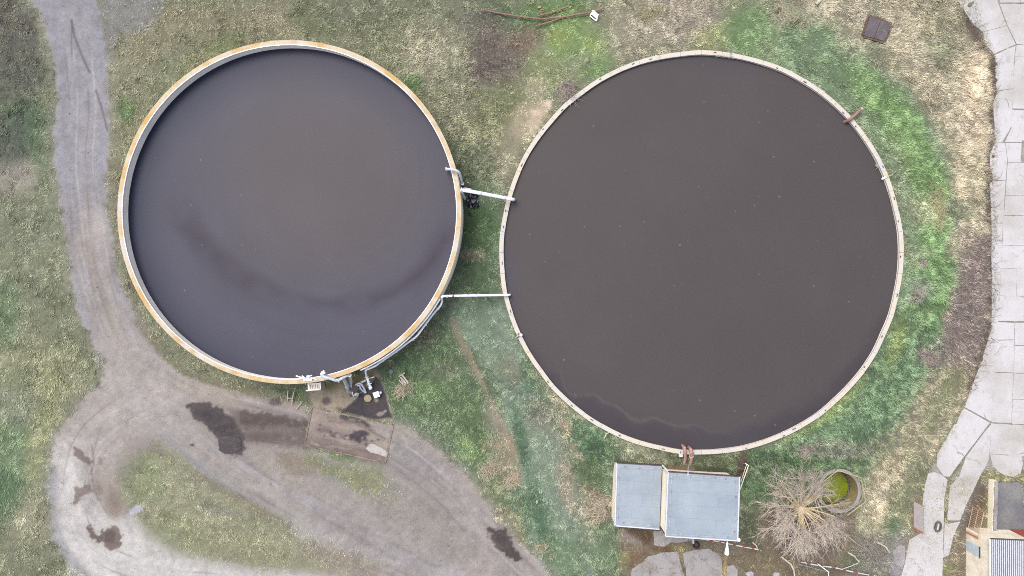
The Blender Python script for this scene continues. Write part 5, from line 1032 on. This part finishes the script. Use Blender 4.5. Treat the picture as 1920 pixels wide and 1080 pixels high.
# ------------------------------------------------------------------ gates, retaining wall, yard and house at lower right
def gate(base0, base1, h_, bars, lab, mat, mesh_panel):
    a, b_ = P(*base0, 0), P(*base1, 0); e = empty('metal_gate', a, lab, 'gate', 'open leaves of the yard gate'); up = Vector((0, 0, 1))
    for nm, p, q in (('frame_bar', a + up * h_, b_ + up * h_), ('frame_bar', a + up * .15, b_ + up * .15), ('frame_bar', a + up * .15, a + up * h_)): MB(a).bar(p, q, .045, .045).build(nm, mat, e)
    MB(a).bar(b_ - up * .05, b_ + up * (h_ + .06), .13, .13).build('post', M_ORANGE, e)
    if mesh_panel: MB(a).bar(a.lerp(b_, .02) + up * (h_ / 2 + .08), a.lerp(b_, .98) + up * (h_ / 2 + .08), .012, h_ - .2).build('sheet_panel', weathered('galvanised_sheet', alb(214, 204, 202, 1.4), alb(194, 184, 180, 1.4), 2, .7, .6), e)
    for i in range(bars): p = a.lerp(b_, (i + 1) / (bars + 1)); MB(a).bar(p + up * .15, p + up * h_, .035, .035).build('bar', mat, e)
    if bars: MB(a).bar(a + up * h_ * .55, b_ + up * h_ * .55, .035, .035).build('frame_bar', mat, e)
gate((1711.5, 938), (1711.5, 988), 1.56, 0, 'open gate leaf with a grey sheet and orange post on the road verge', M_ORANGE, True)
gate((1822, 950), (1811, 997), 1.56, 14, 'open tan barred gate leaf beside the cream house', M_TAN, False)
rw = empty('retaining_wall', P(1854, 898, 0), 'low cream retaining wall with a rough grey top beside the asphalt yard', 'wall'); c0, c1 = P(1854, 898, 0), P(1851, 993, 0)
dn = Vector((1, 0, 0)); MB(c0).prism([(c0.x, c0.y), (c1.x, c1.y), (c1.x + .32, c1.y), (c0.x + .32, c0.y)], -.2, .62).build('wall', M_CREAM, rw)
for i in range(9):
    f0, f1 = i / 9 + .005, (i + 1) / 9 - .005; p, q = c0.lerp(c1, f0), c0.lerp(c1, f1); MB(c0).prism([(p.x + random.uniform(0, .06), p.y), (q.x + random.uniform(0, .06), q.y), (q.x + .33, q.y), (p.x + .33, p.y)], .622, .68 + random.uniform(0, .05)).build('coping', M_CONC2, rw)
M_ASPH = weathered('asphalt_yard', alb(132, 133, 138), alb(168, 164, 158), .5, .8, .9, grain=8, p=(.45, .7))
slab_mesh('yard_pavement', [[(1864,906),(1890,904),(1911,904),(1917,914),(1919,930),(1918,950),(1960,960),(1960,1010),(1869,1003),(1866,960)]], M_ASPH, .32, .04)
h0 = P(1857, 1011.5, 3.2); hx0, hy0 = h0.x, h0.y; sl_ = -.075  # west wall leans slightly off the picture axis
ho = empty('farm_house', (hx0, hy0, 0), 'cream rendered house with a grey corrugated roof at the lower right corner', 'building'); HW, HL = 7.0, 8.0; h0 = Vector((hx0, hy0, 0))
cr = [(hx0 + .12, hy0 - .12), (hx0 + HW, hy0 - .30), (hx0 + HW, hy0 - HL), (hx0 + .12 - .05, hy0 - HL)]
MB(h0).prism(cr, -.2, 3.02).build('wall', weathered('stained_cream', alb(252, 240, 218, 1.35), alb(216, 198, 168, 1.5), .9, .6, .85, grain=5), ho)
rp = MB(h0); nwv = 180
vs = []; fs = []
for i in range(nwv + 1):
    x = hx0 + .02 + (HW + .2) * i / nwv; rip = .028 * math.cos(i * PI / 2 * 1.0); zz = 3.16 + .05 * (x - hx0) + rip
    vs += [(x, hy0 + .03 - .025 * (x - hx0), zz), (x, hy0 - HL - .2, zz)]
for i in range(nwv): fs.append((2 * i, 2 * i + 1, 2 * i + 3, 2 * i + 2))
rp.add(vs, fs); mroof = weathered('corrugated_sheet', alb(222, 224, 232, 2), alb(202, 204, 214, 2), 1, .5, .6)
rfo = rp.build('roof', mroof, ho)
for i in range(45):
    x = hx0 + .10 + .16 * i; MB(h0).bar((x, hy0 + .02 - .025 * (x - hx0), 3.155 + .05 * (x - hx0)), (x, hy0 - HL - .2, 3.155 + .05 * (x - hx0)), .022, .05).build('groove', weathered('roof_groove', alb(140, 140, 150), alb(110, 110, 118), 3, .7, .7) if i == 0 else bpy.data.materials['roof_groove'], rfo)
MB(h0).bar((hx0 + .03, hy0 + .06, 3.17), (hx0 + HW, hy0 - .13, 3.50), .07, .12).build('barge_board', M_DARK, ho); MB(h0).bar((hx0 - .02, hy0 + .02, 3.17), (hx0 - .02, hy0 - HL - .2, 3.17), .06, .1).build('eaves_trim', M_WHITE, ho)
dx_ = hx0 + .12; dy0 = hy0 - .12
M_DOOR = weathered('blue_grey_door', alb(206, 216, 222, 1.5), alb(186, 198, 204, 1.5), 2, .5, .6)
y0_, y1_ = P(1813, 1012, 0).y, P(1813, 1030, 0).y
dr = MB(h0).box((dx_ - .02, (y0_ + y1_) / 2, .9), .08, abs(y1_ - y0_), 1.75).build('door', M_DOOR, ho); MB(h0).box((dx_ - .05, (y0_ + y1_) / 2, 1.8), .06, abs(y1_ - y0_) + .12, .07).build('frame', M_DARK, dr)
MB(h0).box((hx0 + 5.0, hy0 - .19, 1.5), 2.9, .07, 2.1, -.025).build('red_shutter', weathered('red_shutter', alb(188, 90, 70, 1.7), alb(170, 80, 62, 1.7), 2, .5, .6), ho)
q = P(1757, 986.5, .05); tr = empty('tractor_tyre', q, 'old grey tyre lying on the concrete road with a pale board inside', 'tyre')
vs = MB(q); prof = [(.30, .05), (.36, .06), (.46, .09), (.50, .16), (.46, .24), (.36, .26), (.30, .2)]
vs.lathe((0, 0, 0), prof, 28); vs.v = [Vector(((p + vs.o).x * .62, (p + vs.o).y * 1.0, (p + vs.o).z)) for p in vs.v]
o = vs.build('casing', weathered('worn_tyre', alb(128, 124, 124), alb(88, 84, 84), 5, .7, .85), tr, True); o.rotation_euler = (0, 0, -.2)
o = MB().box((0, 0, .12), .16, .6, .1).build('board', M_LOG, tr, bevel=.02); o.rotation_euler = (0, 0, -.2)

# ------------------------------------------------------------------ light, sky, camera
EL, RT_ = math.radians(63), math.radians(-42)
world = bpy.data.worlds.new('World'); scene.world = world; world.use_nodes = True
wt = world.node_tree; bg = wt.nodes['Background']
sky = wt.nodes.new('ShaderNodeTexSky'); sky.sky_type = 'NISHITA'; sky.sun_disc = False; sky.sun_elevation = EL; sky.sun_rotation = RT_; sky.dust_density = 4; sky.air_density = 1.0; sky.ozone_density = 1
hsv = wt.nodes.new('ShaderNodeHueSaturation'); hsv.inputs['Saturation'].default_value = .62
wt.links.new(sky.outputs[0], hsv.inputs['Color']); wt.links.new(hsv.outputs[0], bg.inputs['Color']); bg.inputs['Strength'].default_value = .11
sd = bpy.data.lights.new('sun', 'SUN'); sd.energy = 1.0; sd.angle = math.radians(38); sd.color = (1, .975, .94)
so = bpy.data.objects.new('sun', sd); C.objects.link(so)
dirv = Vector((math.sin(RT_) * math.cos(EL), math.cos(RT_) * math.cos(EL), math.sin(EL)))
so.rotation_euler = dirv.to_track_quat('Z', 'Y').to_euler()
cam = bpy.data.cameras.new('camera'); cam.sensor_width = 36; cam.lens = 36 * H / 88.0; cam.clip_end = 3000; cam.clip_start = .5
co = bpy.data.objects.new('camera', cam); C.objects.link(co); co.location = (0, 0, H); scene.camera = co
scene.view_settings.view_transform = 'Standard'; scene.view_settings.look = 'None'; scene.view_settings.exposure = 1.5; scene.view_settings.gamma = 1
scene.view_settings.use_curve_mapping = False
scene.cycles.use_denoising = False; scene.cycles.pixel_filter_type = 'BLACKMAN_HARRIS'; scene.cycles.filter_width = 1.0
scene.cycles.max_bounces = 6; scene.cycles.diffuse_bounces = 3
